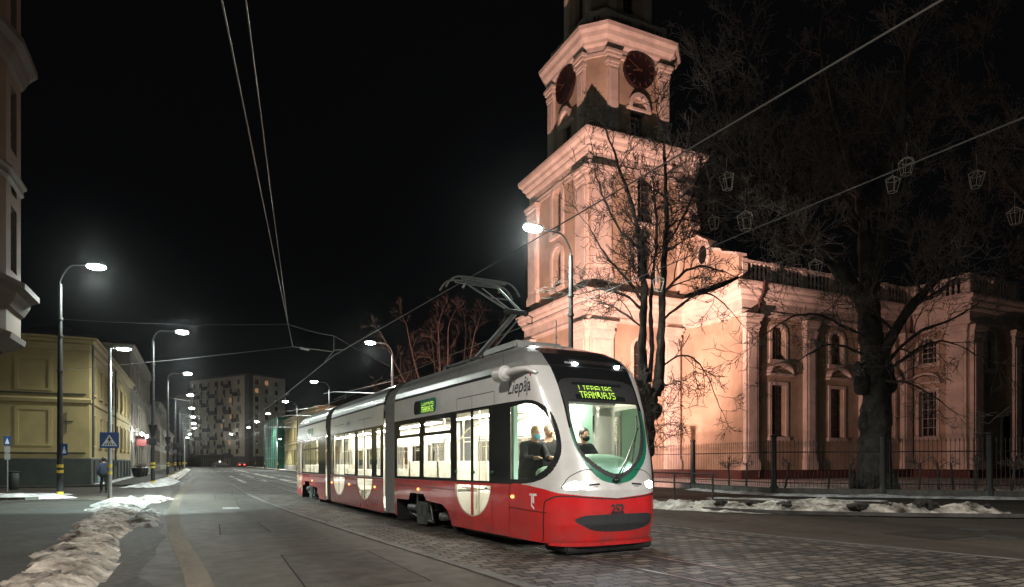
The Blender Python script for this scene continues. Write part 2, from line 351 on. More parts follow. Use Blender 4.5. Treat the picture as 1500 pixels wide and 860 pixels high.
M['rail'] = mat('worn rail steel', (.11,.10,.095), .42, metal=.7, var=.3, vscale=5); M['groove'] = mat('rail groove tar', (.012,.011,.010), .8)
for tr in (TR1, TR2):
    for sgn in (-.5, .5):
        p = smooth_path(tr); q = [Vector(a) for a in p]; off = []
        for i in range(len(q)):
            t = (q[min(i+1, len(q)-1)]-q[max(i-1, 0)]).normalized(); off.append((q[i].x+t.y*sgn, q[i].y-t.x*sgn))
        one('track_groove', strip(MB(), off, .20, .010), M['groove'], kind='structure')
        one('rail', strip(MB(), off, .055, .011, .008), M['rail'], kind='structure')
mk = mat('worn white road paint', (.17,.17,.165), .8, var=.5, vscale=5)
mb = MB()
for (x, y, w, l) in ((.95,23.4,.5,1.0),): mb.add([(x-w/2,y-l/2,.007),(x+w/2,y-l/2,.007),(x+w/2,y+l/2,.007),(x-w/2,y+l/2,.007)], [(0,1,2,3)])
for k in range(8): mb.add([(-.1+k*.9,112,.0085),(.4+k*.9,112,.0085),(.4+k*.9,115.5,.0085),(-.1+k*.9,115.5,.0085)], [(0,1,2,3)])
one('road_marking', mb, mk, kind='structure')
# repairs and cracks in the asphalt
M['patch'] = ground_mat('newer asphalt patch', (.021,.0185,.0155), (.044,.038,.032), .7, 1.5, 4, .35, .4); M['tar'] = mat('tar seam', (.008,.008,.008), .9, spec=.05)
rp = random.Random(12)
for (x, y, w, l) in ((1.9,9.6,1.5,3.4),(.9,16.2,1.0,2.6),(12.0,14.2,1.1,3.0),(1.3,31.0,1.4,4.0),(-6.0,39.5,4.5,1.6),(14.0,8.6,2.2,1.2)):
    q = [(x-w/2,y-l/2),(x+w/2,y-l/2+.1),(x+w/2-.08,y+l/2),(x-w/2+.05,y+l/2)]; sheet('asphalt_patch', q, .0025, M['patch'])
    one('tar_seam', strip(MB(), q+[q[0]], .02, .0033), M['tar'], kind='structure')
for (x0, y0, x1, y1) in ((.3,12,3.1,12.6),(.2,20.5,2.6,19.9),(1.2,23,1.5,36),(10.9,8.5,14.6,7.4),(-6.5,31,-3.5,43),(11.6,10,12.6,20)):
    n = 14; pp = [(x0+(x1-x0)*i/n+rp.gauss(0,.02), y0+(y1-y0)*i/n+rp.gauss(0,.02)) for i in range(n+1)]; one('road_crack', strip(MB(), pp, .013, .0036), M['tar'], kind='structure')
# pavements: raised slabs with kerbs
def pavement(poly, edge, z=.11, m='pave'):
    n = len(poly); mb = MB().add([(x, y, z) for x, y in poly]+[(x, y, -.05) for x, y in poly], [tuple(range(n))]+[(i, n+i, n+(i+1) % n, (i+1) % n) for i in range(n)])
    one('pavement', mb, M[m], kind='structure'); one('kerb', strip(MB(), edge, .15, .06, z-.06+.014), M['kerb'], kind='structure')
e1 = [(-1.6,-20),(-1.62,9),(-1.85,15),(-2.1,24),(-2.7,27.6),(-4.4,29.2),(-14,29.6)]
pavement(e1+[(-14,-20)], e1)
e2 = [(-30,47.6),(-4.6,47.4),(-2.6,47.9),(-1.9,49.4),(-1.75,60),(-1.7,226)]
pavement(e2+[(-30,226)], e2)
e3 = [(13.2,230),(13.2,60),(13.1,30),(13.2,21),(13.6,17.2),(14.8,14.2),(16.6,12.3),(19.6,10.2),(26,7.0),(44,-.5)]
e3s = smooth_path(e3, 4)
pavement(e3s+[(62,6),(62,230)], e3s)
# churchyard: snowy lawn
FE = [(24.4,60),(23.6,34),(23.2,27.1),(22.2,20.8),(25.0,17.8),(27.5,15.2),(32.5,10.2),(38,4.6)]        # fence line
M['yard'] = snow_mat('trodden yard snow', .36, (.75,.74,.74), (.06,.05,.042), .8)
sheet('churchyard_ground', [(x+.12, y+.05) for x, y in FE]+[(62,5),(62,60)], .26, M['yard'])
# muddy gutter between the road and the snow ridge
rnd = random.Random(3); mb = MB(); lft = []; rgt = []
for i in range(60):
    y = -8+i*1.0 if i < 38 else 30+(i-38)*9
    if 29.5 < y < 47: lft.append((-1.2, y)); rgt.append((-.9, y)); continue
    lft.append((-1.8+rnd.uniform(-.1,.1), y)); rgt.append((-.55+rnd.uniform(-.22,.12)-(.3 if y > 15 else 0), y))
for i in range(59): mb.add([(*lft[i],.0035),(*rgt[i],.0035),(*rgt[i+1],.0035),(*lft[i+1],.0035)], [(0,1,2,3)])
one('muddy_gutter', mb, M['mud'], kind='structure')
# ------------------------------------------------------------------ snow banks (heightfields along a path)
def bank(path, halfw, H, seed, m, base=0., step=.16, rough=.5, taper=True, k=15, lump=0.):
    pts = smooth_path(path, 8); q = [Vector(p[:2]) for p in pts]; acc = [0]
    for a, b in zip(q, q[1:]): acc.append(acc[-1]+(b-a).length)
    n = max(6, int(acc[-1]/step)); mb = MB(); vs = []; sd = Vector((seed*13.7, seed*5.1, seed*2.3))
    for i in range(n+1):
        s = acc[-1]*i/n; j = max(0, min(len(q)-2, int(np.searchsorted(acc, s))-1)); t = (s-acc[j])/max(1e-6, acc[j+1]-acc[j])
        p = q[j].lerp(q[j+1], t); d = (q[j+1]-q[j]).normalized(); nn = Vector((d.y, -d.x))
        hw = halfw(s/acc[-1]) if callable(halfw) else halfw
        en = min(1, s/.8, (acc[-1]-s)/.8) if taper else 1
        for c in range(k):
            w = -1+2*c/(k-1); x, y = p.x+nn.x*w*hw*1.25, p.y+nn.y*w*hw*1.25
            v = Vector((x, y, 0)); f = noise.fractal(v*1.1+sd, 1.0, 2.2, 4)*.5; g = noise.fractal(v*3.3+sd, .9, 2.1, 4)*.35; a = abs(noise.noise(v*5+sd))*.25
            pr = max(0, 1-abs(w*1.12)**2.2)
            vs.append((x, y, base-.05+H*en*pr*(.75+rough*f)+H*rough*(g*.8+a*.6)*min(1, pr*3)+.03*f+lump*min(1, pr*2.5)*(noise.noise(v*7+sd)+.6*noise.noise(v*15+sd)+.7*noise.noise(v*30+sd)+.8*abs(noise.noise(v*2.6-sd)))))
    fs = [(i*k+c, i*k+c+1, (i+1)*k+c+1, (i+1)*k+c) for i in range(n) for c in range(k-1)]
    mb.add(vs, fs, True); return one('snow_bank', mb, m, kind='stuff')
bank([(-1.66,3),(-1.66,9.8),(-1.86,14),(-2.05,19),(-2.25,24),(-2.5,26.2)], lambda t: .44+.20*t+.14*noise.noise(Vector((t*9,0,3))), .19, 1, M['snowdirty'], .05, .04, .95, True, 41, .035)
bank([(-2.2,21.3),(-2.4,24.5),(-2.35,28.0)], .75, .30, 9, M['snow'], .02, .08, .7, True, 27, .06)
bank([(-1.25,17.0),(-1.35,20),(-1.4,23)], .42, .20, 2, M['slush'], 0, .06, .9, True, 25, .04)
bank([(-1.9,27.2),(-1.7,29.2),(-1.3,30.5)], .6, .26, 5, M['snowmix'], 0, .07, .8, True, 23, .06)
bank([(-12,32.2),(-8.5,32.6),(-5.6,33.3),(-4.7,33.6)], .75, .30, 3, M['snow'], 0)
bank([(-12.5,36.5),(-8.0,36.8),(-5.0,36.2)], .8, .18, 4, M['snow'], 0)
bank([(-3.4,43.8),(-2.7,46.0),(-2.4,50),(-2.2,58)], .75, .28, 6, M['snow'], .08)
bank([(-2.3,58),(-2.15,75),(-2.1,110),(-2.1,150)], .55, .25, 7, M['snowmix'], .08, .4)
bank([(-1.0,44),(-1.15,55),(-1.0,75),(-1.0,100)], .38, .06, 8, M['slush'], 0, .4)
bank([(-5.7,48.6),(-5.6,56),(-5.7,70),(-5.7,95)], .35, .16, 21, M['snow'], .1, .4)
bank([(13.4,21),(13.9,17.4),(15.3,14.6),(17.0,12.9),(18.9,11.6),(20.3,10.6)], .62, .28, 10, M['snowmix'], .06, .07, .9, True, 25, .04)
bank([(15.4,15.8),(16.9,14.3),(18.6,13.0)], .75, .34, 12, M['snowmix'], .06, .08, .7, True, 25, .05)
bank([(13.6,60),(13.6,40),(13.8,30),(13.7,21.5)], .5, .25, 11, M['snowmix'], .08, .3)
bank([(22.6,27),(21.7,20.6),(24.5,17.4),(27.0,14.8),(32,9.8)], .42, .22, 13, M['snow'], .08, .2)
bank([(17.6,20.5),(19.2,18.2),(21.2,16.6),(22.4,15.2)], .7, .14, 14, M['snow'], .08, .15)
bank([(13.9,226),(13.9,150),(13.8,100),(13.7,62)], .5, .25, 16, M['snowmix'], .08, .6)
for i, (cx, w, ya, yb) in enumerate(((4.78,.30,52,92),(3.1,.30,50,80),(6.5,.55,48,95),(8.2,.26,50,84),(6.5,.5,100,150))):
    bank([(cx,ya),(cx,(ya+yb)/2),(cx,yb)], w, .035, 30+i, M['snowmix'], .028, .5, 1.3)
bank([(9.5,3.6),(10.6,3.2),(12.4,4.3)], .42, .03, 40, M['snowmix'], .035, .12)
bank([(7.4,5.3),(8.8,5.0),(10.0,5.2)], .3, .02, 41, M['snowmix'], .03, .12)
rnd = random.Random(8)
for i, (x, y, s) in enumerate(((16.6,12.6,.20),(17.6,12.3,.16),(18.5,11.9,.30),(19.3,11.3,.15),(19.8,11.0,.12),(15.4,14.0,.17),(14.5,15.6,.15),(15.0,15.0,.12))):
    mb = MB(); M3 = Matrix.Rotation(rnd.uniform(0, 6), 4, 'Z'); mb.ball((0,0,0), (s*1.5, s*.9, s*.55), 26)
    mb.v = [tuple(M3 @ (Vector(v)*(1+.75*noise.noise(Vector(v)*5/s*.25+Vector((i*3,0,0)))+.35*noise.noise(Vector(v)*22+Vector((i*3,0,0)))))+Vector((x, y, .26))) for v in mb.v]
    tag(one('frozen_clod', mb, M['clod']), ['dark frozen clod lying low near the middle of the right snow bank','dark earthy lump beside the biggest clod on the snow bank','biggest dark frozen clod on the snow bank by the fence','small dark clod at the right end of the snow bank','smallest dark crumb at the far right tip of the snow bank','dark lump on the snow bank left of the middle','dark lump near the guardrail end of the snow bank','small lump between the guardrail and the snow mound'][i], 'clod', 'frozen clods on the snow bank')
# ------------------------------------------------------------------ buildings along the street
M['ochre'] = mat('ochre plaster', (.31,.24,.105), .85, var=.12, vscale=.7, fine=.06)
M['ochretrim'] = mat('ochre trim', (.335,.262,.12), .8, var=.1, vscale=1.2)
M['greenplinth'] = mat('dark green plinth', (.030,.036,.031), .8, var=.2, vscale=1.5)
M['greyplaster'] = mat('grey brown plaster', (.17,.145,.115), .85, var=.2, vscale=.6, fine=.08)
M['greytrim'] = mat('grey brown trim', (.23,.20,.16), .8, var=.15, vscale=1)
M['brownplaster'] = mat('brown render', (.11,.078,.054), .85, var=.15, vscale=.8, fine=.06)
M['browntrim'] = mat('brown stone trim', (.068,.054,.041), .8, var=.15, vscale=1.2)
M['roof'] = mat('dark tin roof', (.05,.05,.05), .5, var=.3, vscale=1)
M['frame'] = mat('pale window frame', (.45,.42,.36), .6)
M['darkframe'] = mat('brown window frame', (.10,.07,.05), .6)
M['litwarm'] = mat('lit curtained pane', (.3,.2,.12), .5, emit=(1,.55,.25), estr=.30)
def house(name, label, x, y0, y1, H, depth, mw, mt, mp, rows, bays, plinth=1.2, side_panels=False, right=False, group=None, eave=.45, gable=2.0, cat='house'):
    """street front along y at x; left row faces +x, right row faces -x; its near gable end faces the camera"""
    sgn = 1 if right else -1; xb = x+sgn*depth
    r = T(name, label, cat, (x, y0, 0), group=group)
    # walls: near end (faces -y), street front
    fr0, fr1 = ((x, y1), (x, y0)) if right else ((x, y0), (x, y1))
    Lf = y1-y0; holes = []
    bw = Lf/bays
    for (za, zb, arch) in rows:
        for b in range(bays):
            c = bw*(b+.5); holes.append(dict(x0=c-.55, x1=c+.55, z0=za, z1=zb, arch=arch))
    ends = []
    mb = MB(); wall(mb, fr0, fr1, plinth, H, holes, .2)
    n0, n1 = ((x, y0), (xb, y0)) if right else ((xb, y0), (x, y0))
    sh = []
    if side_panels:
        pass
    wall(mb, n0, n1, plinth, H, sh, .2)
    wall(mb, (xb, y0) if not right else (xb, y0), (xb, y1), plinth, H) if right else wall(mb, (xb, y1), (xb, y0), plinth, H)
    wall(mb, *(((x, y1), (xb, y1))[::-1] if right else ((x, y1), (xb, y1))), plinth, H)
    w = P('wall', mb, mw, r)
    ring = [(xb, y0), (x, y0), (x, y1), (xb, y1)] if not right else [(x, y1), (x, y0), (xb, y0), (xb, y1)]
    P('plinth', sweep(MB(), ring, [(0,-.05),(.10,-.05),(.10,plinth-.06),(.03,plinth),(0,plinth)], closed=True), mp, r)
    P('cornice', sweep(MB(), ring, [(0,H-.75),(.06,H-.75),(.06,H-.6),(.03,H-.58),(.03,H-.34),(.2,H-.28),(.3,H-.1),(eave,H-.06),(eave,H+.06),(0,H+.06)], closed=True), mt, r)
    if len(rows) > 1: P('string_course', sweep(MB(), ring, [(0,rows[1][0]-.75),(.09,rows[1][0]-.7),(.12,rows[1][0]-.5),(.05,rows[1][0]-.42),(0,rows[1][0]-.4)], closed=True), mt, r)
    mb = MB(); e = eave; xa, xz = x-sgn*e, xb+sgn*e; xm = (x+xb)/2; hz = H+.065
    mb.add([(xa,y0-e,hz),(xz,y0-e,hz),(xz,y1+e,hz),(xa,y1+e,hz),(xm,y0+depth*.32,hz+gable),(xm,y1-depth*.32,hz+gable)], [(0,1,4),(1,2,5,4),(2,3,5),(3,0,4,5),(3,2,1,0)])
    rf = P('roof', mb, M['roof'], r)
    P('chimney', MB().box(xm-.4, xm+.4, y0+Lf*.35, y0+Lf*.35+.9, hz+gable*.6, hz+gable+1.0), M['roof'], rf)
    for h in holes:
        window(r, fr0, fr1, h, 2, 3, M['darkframe'], M['darkglass'], .2, .05, .07)
    for h in holes: tm = MB(); arch_trim(tm, fr0, fr1, dict(h, z1=h['z1']), .14, .07); wbox(tm, fr0, fr1, h['x0']-.2, h['x1']+.2, h['z0']-.16, h['z0']-.02, -.02, .14); P('window_surround', tm, mt, r)
    return r, fr0, fr1, n0, n1
yh, f0, f1, n0, n1 = house('corner_house', 'ochre yellow plaster corner house with dark green plinth and blank recessed side panels', -6.2, 49, 76, 9.2, 22, M['ochre'], M['ochretrim'], M['greenplinth'], [(2.6,4.5,.0),(5.9,7.7,.0)], 8, 1.75)
mb = MB(); L_ = 22
for z0, z1 in ((2.5,4.9),(5.9,8.0)):
    for c in (L_-2.9, L_-7.0, L_-11, L_-15): # blank side panels outlined by raised frames
        mb = MB()
        for (a, b, c0, c1) in ((c-.95,c-.75,z0,z1),(c+.75,c+.95,z0,z1),(c-.75,c+.75,z1-.2,z1),(c-.75,c+.75,z0,z0+.15)): wbox(mb, n0, n1, a, b, c0, c1, -.01, .035)
        P('blank_panel', mb, M['ochretrim'], yh)
mb = MB(); wbox(mb, n0, n1, .2, L_-.2, 2.04, 2.11, -.01, .07); wbox(mb, n0, n1, .2, L_-.2, 5.70, 5.78, -.01, .07); P('moulding', mb, M['greenplinth'], yh)
P('downpipe', MB().tube([(-6.05,49.35,1.8),(-6.05,49.35,9.0)], .07, 8), M['iron'], yh); P('downpipe', MB().tube([(-6.05,62,1.2),(-6.05,62,9.0)], .07, 8), M['iron'], yh)
for k in range(10): P('cellar_shutter', wbox(MB(), f0, f1, 1.0+k*2.7, 1.75+k*2.7, .25, 1.62, .08, .16), M['black'], yh)
mb = MB(); wbox(mb, n0, n1, L_-1.25, L_-1.2, 3.3, 4.6, .02, .06); wbox(mb, n0, n1, L_-1.55, L_-.85, 4.0, 4.06, .02, .05); P('wall_bracket', mb, M['iron'], yh)
g2, a0, a1, _, _ = house('terraced_house', 'tall grey brown plaster house with shop doors beyond the ochre house', -6.2, 76.3, 106, 13.2, 14, M['greyplaster'], M['greytrim'], M['greytrim'], [(1.3,3.6,.0),(5.4,7.6,.0),(9.2,11.4,.3)], 9, .8)
M['awn'] = mat('dark red awning', (.06,.012,.010), .8); P('awning', wbox(MB(), a0, a1, 6, 8.6, 3.75, 4.35, .02, .9), M['awn'], g2); P('awning', wbox(MB(), a0, a1, 14, 17, 3.75, 4.3, .02, .7), M['awn'], g2)
house('terraced_house', 'dark low house further down the left pavement', -6.2, 106.3, 132, 10.0, 14, M['brownplaster'], M['browntrim'], M['browntrim'], [(1.4,3.3,0),(5.0,6.9,0)], 8, .9, cat='house')
house('terraced_house', 'dark three storey house near the end of the left row', -6.4, 132.3, 165, 12.0, 14, M['greyplaster'], M['greytrim'], M['greytrim'], [(1.4,3.3,0),(5.0,6.9,0),(8.4,10.2,0)], 9, .9)
house('terraced_house', 'last low dark house of the left row before the apartment block', -6.4, 165.3, 205, 8.5, 14, M['brownplaster'], M['browntrim'], M['browntrim'], [(1.4,3.3,0),(4.9,6.7,0)], 10, .9)
house('terraced_house', 'pale yellow two storey house on the right behind the tram', 15.2, 96, 136, 9.4, 14, M['ochre'], M['ochretrim'], M['greytrim'], [(1.4,3.6,0),(5.3,7.5,0)], 12, .9, right=True)
house('terraced_house', 'long dark two storey house on the right hidden mostly by the tram', 24.5, 72, 95, 8.6, 14, M['brownplaster'], M['browntrim'], M['browntrim'], [(1.4,3.6,0),(5.0,6.9,0)], 7, .9, right=True)
# building under green scaffold netting
M['net'] = mat('green scaffold netting', (.02,.16,.095), .8, var=.35, vscale=.8, bump=.6, bscale=2.5)
nb = T('netted_building', 'building wrapped in green scaffold netting beside the far tram tracks', 'building', (14.3,141,0))
def folds(p0, p1, z0, z1, seed, amp=.10):
    d, n, L = frame2(p0, p1); o = Vector((*p0, 0)); nu, nv = int(L/.35), 26; vs = []
    for j in range(nv+1):
        for i in range(nu+1):
            u = L*i/nu; z = z0+(z1-z0)*j/nv; e = amp*noise.fractal(Vector((u*.9, z*.25, seed)), 1, 2, 3)+.05*math.sin(u*3.1+z*.4); vs.append(o+d*u+n*(.12+e)+Vector((0,0,z)))
    return vs, [(j*(nu+1)+i, j*(nu+1)+i+1, (j+1)*(nu+1)+i+1, (j+1)*(nu+1)+i) for j in range(nv) for i in range(nu)]
P('wall', wall(wall(MB(), (14.5,168), (14.5,141.2), 0, 10), (14.5,141.2), (28,141.2), 0, 10), M['greyplaster'], nb)
P('netting', MB().add(*folds((14.3,168), (14.3,141), .4, 10.6, 1), True), M['net'], nb)
P('netting', MB().add(*folds((14.3,141), (28,141), .4, 10.6, 2), True), M['net'], nb)
P('roof', MB().box(14.6, 28, 141.3, 168, 10.0, 10.4), M['roof'], nb)
mb = MB()
for k in range(7):
    mb.tube([(14.05,141.2+k*4.4,0),(14.05,141.2+k*4.4,10.9)], .035, 6)
for k in range(5): mb.tube([(14.2+k*3.3,140.7,0),(14.2+k*3.3,140.7,10.9)], .035, 6)
for z in (2.3,4.6,6.9,9.2): mb.tube([(14.0,140.7,z),(14.0,168,z)], .03, 6); mb.tube([(14.0,140.72,z),(28,140.72,z)], .03, 6)
P('scaffold', mb, M['galv'], nb)
# corner building at the left edge with an overhanging oriel
cb = T('corner_building', 'tall brown corner building with a projecting faceted bay at the left edge', 'building', (-8.2,30,0))
CW = [(-24,31.2),(-8.6,31.2),(-8.0,30.6),(-8.0,5)]
mb = MB()
wall(mb, (-8.0,5), (-8.0,30.6), 0, 22); wall(mb, (-8.0,30.6), (-8.6,31.2), 0, 22); wall(mb, (-8.6,31.2), (-24,31.2), 0, 22)
P('wall', mb, M['brownplaster'], cb)
P('roof', MB().box(-24, -7.6, 5, 31.5, 22.0, 22.4), M['roof'], cb)
OR = [(-8.02,24.5),(-6.6,25.9),(-6.0,28.1),(-6.0,30.2),(-6.8,31.4),(-8.6,31.7)]
ob = MB(); oh = []
for a, b in zip(OR, OR[1:]):
    LL = math.hypot(b[0]-a[0], b[1]-a[1]); hs = []
    if LL > 1.5:
        for z in (8.3, 12.6, 17.0):
            for hh in (dict(x0=LL/2-.42, x1=LL/2+.42, z0=z, z1=z+2.3),): hs.append(hh)
            hs.append(dict(x0=LL/2-.42, x1=LL/2+.42, z0=z+2.75, z1=z+3.25))
    wall(ob, a, b, 5.9, 22.6, hs, .18); oh.append((a, b, hs))
ob.add([(*p, 5.9) for p in OR], [tuple(range(len(OR)))])
bay = P('oriel', ob, M['brownplaster'], cb)
for a, b, hs in oh:
    for h in hs:
        if h['z1']-h['z0'] > 1: window(bay, a, b, h, 2, 3, M['darkframe'], M['darkglass'], .18, .05, .07)
        else: P('panel', wbox(MB(), a, b, h['x0'], h['x1'], h['z0'], h['z1'], -.18, -.12), M['browntrim'], bay)
for z0, o, hgt in ((6.9,.55,.8),(11.4,.18,.35),(15.4,.5,.8),(20.0,.18,.3),(22.0,.6,.8)):
    P('cornice', sweep(MB(), OR, [(0,z0-.1),(.1,z0),(o*.45,z0+hgt*.35),(o*.55,z0+hgt*.6),(o,z0+hgt*.75),(o,z0+hgt),(0,z0+hgt+.12)]), M['browntrim'], bay)
P('bracket_moulding', sweep(MB(), OR, [(-.5,5.5),(-.2,5.62),(.12,5.8),(.16,6.0),(0,6.05)]), M['browntrim'], bay)
# apartment block at the end of the street
M['concrete'] = mat('pale concrete panels', (.26,.235,.18), .85, var=.12, vscale=.25, fine=.04)
M['darkbrick'] = mat('dark recessed bays', (.035,.033,.032), .8, var=.2, vscale=.4)
ab = T('apartment_block', 'ten storey pale apartment block with dark balconies closing the street', 'building', (14.8,231,0))
A0, A1, A2 = (-2.8,258), (14.8,231), (26.8,238.9)
dL = math.hypot(A1[0]-A0[0], A1[1]-A0[1]); dR = math.hypot(A2[0]-A1[0], A2[1]-A1[1]); HB = 30.0
mb = MB(); hl = []; hr = []
rnd = random.Random(5)
for fl in range(9):
    for b in range(7):
        x = 1.2+b*4.05+rnd.choice((-.35,.3)); hl.append(dict(x0=x, x1=x+1.6, z0=4.2+fl*2.85, z1=5.9+fl*2.85))
    for b in range(3):
        x = 2.3+b*3.9; hr.append(dict(x0=x, x1=x+1.5, z0=4.2+fl*2.85, z1=5.9+fl*2.85))
wall(mb, A0, A1, 3.4, HB, hl, .3); wall(mb, A1, A2, 3.4, HB, hr, .3)
B1 = (A2[0]-12, A2[1]+20); wall(mb, A2, (A2[0]-18, A2[1]+27), 0, HB); wall(mb, (A2[0]-18, A2[1]+27), A0, 0, HB)
P('wall', mb, M['concrete'], ab)
mb = MB(); wall(mb, A0, A1, 0, 3.4); wall(mb, A1, A2, 0, 3.4); wbox(mb, A0, A1, 6, dL-8, 3.0, 4.0, .05, 1.2); P('shopfront', mb, M['darkbrick'], ab)
mb = MB(); wbox(mb, A0, A1, dL-2.1, dL+.05, 3.4, HB, -.01, .12); wbox(mb, A1, A2, -.05, 1.4, 3.4, HB, -.01, .12); P('stair_strip', mb, M['darkbrick'], ab)
P('roof', MB().add([(*A0,HB),(*A1,HB),(*A2,HB),(A2[0]-18,A2[1]+27,HB)], [(0,1,2,3)]), M['roof'], ab)
P('parapet', sweep(MB(), [A0, A1, A2], [(0,HB-.1),(.1,HB-.1),(.1,HB+.5),(-.2,HB+.5)]), M['darkbrick'], ab)
lit = {12, 25, 33, 47}
for i, h in enumerate(hl): window(ab, A0, A1, h, 2, 1, M['darkframe'], M['litwarm'] if i in lit else M['darkglass'], .3, .06, .1)
for i, h in enumerate(hr): window(ab, A1, A2, h, 2, 1, M['darkframe'], M['litwarm'] if i in (21, 25) else M['darkglass'], .3, .06, .1)
for i, h in enumerate(hl):
    if (i*7+i//7*3) % 5 < 2: P('balcony', wbox(MB(), A0, A1, h['x0']-.9, h['x1']+.4, h['z0']-1.0, h['z0']+.25, -.01, 1.1), M['darkbrick'] if i % 3 else M['browntrim'], ab)
    elif i % 2: P('wall_panel', wbox(MB(), A0, A1, h['x1'], h['x1']+.7, h['z0']-1.1, h['z1'], -.01, .06), M['darkbrick'], ab)
mb = MB()
for k in range(16): wbox(mb, A0, A1, 7+k*1.05, 7.12+k*1.05, 0, 3.0, .06, .2)
P('shop_mullion', mb, M['greytrim'], ab)
# ------------------------------------------------------------------ the church
M['cwall'] = mat('cream ochre church plaster', (.40,.325,.235), .85, var=.20, vscale=.45, fine=.08, bump=.15, bscale=12)
M['ctrim'] = mat('pale church trim', (.58,.52,.45), .8, var=.16, vscale=.9, fine=.06, bump=.1, bscale=15)
M['cplinth'] = mat('dark red church plinth', (.10,.035,.03), .8, var=.2, vscale=1)
M['tin'] = mat('dark roof tin', (.035,.035,.036), .5, var=.3, vscale=1)
M['cframe'] = mat('church window bars', (.16,.13,.11), .6)
CH = T('church', 'pink floodlit baroque church with a tall clock tower and balustraded nave', 'church', (26.7,42.7,0))
FP = [(26.5,53.3),(26.5,42.5),(35.3,42.5),(35.75,40.6),(35.85,39.0),(35.7,37.4),(35.3,36.0),(54,36),(54,31.3),(60.6,31.3),(60.6,32.6),(68,32.6),(68,36),(74,36),(74,60),(35.3,60),(35.3,53.3)]
TZ = 13.9
mb = MB()
NW = []
for xc in (3.55, 9.77, 15.9):
    NW += [dict(x0=xc-.72, x1=xc+.72, z0=3.4, z1=7.2), dict(x0=xc-.68, x1=xc+.68, z0=9.1, z1=11.1, arch=.42)]
TW = [dict(x0=.75, x1=2.2, z0=3.6, z1=7.3), dict(x0=.75, x1=2.2, z0=9.6, z1=11.1, arch=.42)]
FW = [dict(x0=2.3, x1=3.4, z0=8.9, z1=11.3, arch=.55), dict(x0=4.3, x1=6.0, z0=.35, z1=4.6, arch=.85)]
LW = [dict(x0=4.75, x1=6.05, z0=6.6, z1=10.4, arch=.65), dict(x0=4.5, x1=6.3, z0=.4, z1=4.2, arch=.8)]
RW = [dict(x0=4.0, x1=5.3, z0=6.6, z1=10.4, arch=.65)]
segs = {}
for i in range(len(FP)):
    a, b = FP[i], FP[(i+1) % len(FP)]
    hs = {0: LW, 1: RW, 6: NW, 7: TW, 8: FW}.get(i, [])
    wall(mb, a, b, .9, TZ, hs, .42)
P('wall', mb, M['cwall'], CH)
for (i, hs, nx, nz) in ((6, NW, 4, 6), (7, TW, 3, 5), (8, FW[:1], 2, 4), (0, LW[:1], 3, 5), (1, RW, 3, 5)):
    for h in hs: window(CH, FP[i], FP[i+1], h, nx, nz if h['z1']-h['z0'] > 3 else 4, M['cframe'] if i != 7 else M['frame'], M['darkglass'], .42, .05, .07)
for i, h in ((8, FW[1]), (0, LW[1])): window(CH, FP[i], FP[i+1], h, 2, 1, M['wood'], M['wood'], .42, .08, .12, name='door')
P('plinth', sweep(MB(), FP, [(0,.2),(.16,.2),(.16,.82),(.05,.92),(0,.92)], closed=True), M['cplinth'], CH)
P('entablature', sweep(MB(), FP, [(0,12.15),(.10,12.15),(.10,12.32),(.16,12.36),(.16,12.5),(.06,12.54),(.06,13.25),(.14,13.3),(.22,13.45),(.22,13.6),(.34,13.75),(.46,13.85),(.48,14.05),(.58,14.15),(.64,14.3),(.64,14.46),(.2,14.52),(0,14.52)], closed=True), M['ctrim'], CH)
def pilaster(mb, p0, p1, a, b, z0, z1, out=.3):
    wbox(mb, p0, p1, a, b, z0, z1, -.02, out); wbox(mb, p0, p1, a-.1, b+.1, z0, z0+.55, -.02, out+.1); wbox(mb, p0, p1, a-.06, b+.06, z0+.55, z0+.75, -.02, out+.06)
    for k, (q, o) in enumerate(((.04,.05),(.10,.10),(.05,.06),(.16,.18),(.24,.26))):
        zz = z1-1.15+k*.23; wbox(mb, p0, p1, a-q, b+q, zz, zz+.225, -.02, out+o)
    wbox(mb, p0, p1, a+.2, b-.2, z0+1.1, z1-1.4, out-.01, out+.05); return mb
for a, b in ((.05,1.25),(6.1,7.15),(12.3,13.35),(17.4,18.5)): P('pilaster', pilaster(MB(), FP[6], FP[7], a, b, .93, 12.14, .36), M['ctrim'], CH)
for a, b in ((3.1,4.65),): P('pilaster', pilaster(MB(), FP[7], FP[8], a, b, .93, 12.14, .3), M['ctrim'], CH)
for a, b in ((.05,1.4),(5.5,6.5)): P('pilaster', pilaster(MB(), FP[8], FP[9], a, b, .93, 12.14, .3), M['ctrim'], CH)
for a, b in ((.2,1.9),(8.9,10.75)): P('pilaster', pilaster(MB(), FP[0], FP[1], a, b, .93, 12.14, .34), M['ctrim'], CH)
for a, b in ((.05,1.95),(7.0,8.3)): P('pilaster', pilaster(MB(), FP[1], FP[2], a, b, .93, 12.14, .34), M['ctrim'], CH)
for i, hs in ((6, NW), (7, TW), (8, FW), (0, LW), (1, RW)):
    for h in hs:
        mb = MB(); arch_trim(mb, FP[i], FP[i+1], h, .24, .09); P('window_surround', mb, M['ctrim'], CH); mb = MB()
        if h['z0'] > 1: wbox(mb, FP[i], FP[i+1], h['x0']-.32, h['x1']+.32, h['z0']-.3, h['z0']-.02, -.02, .16); P('window_sill', mb, M['ctrim'], CH)
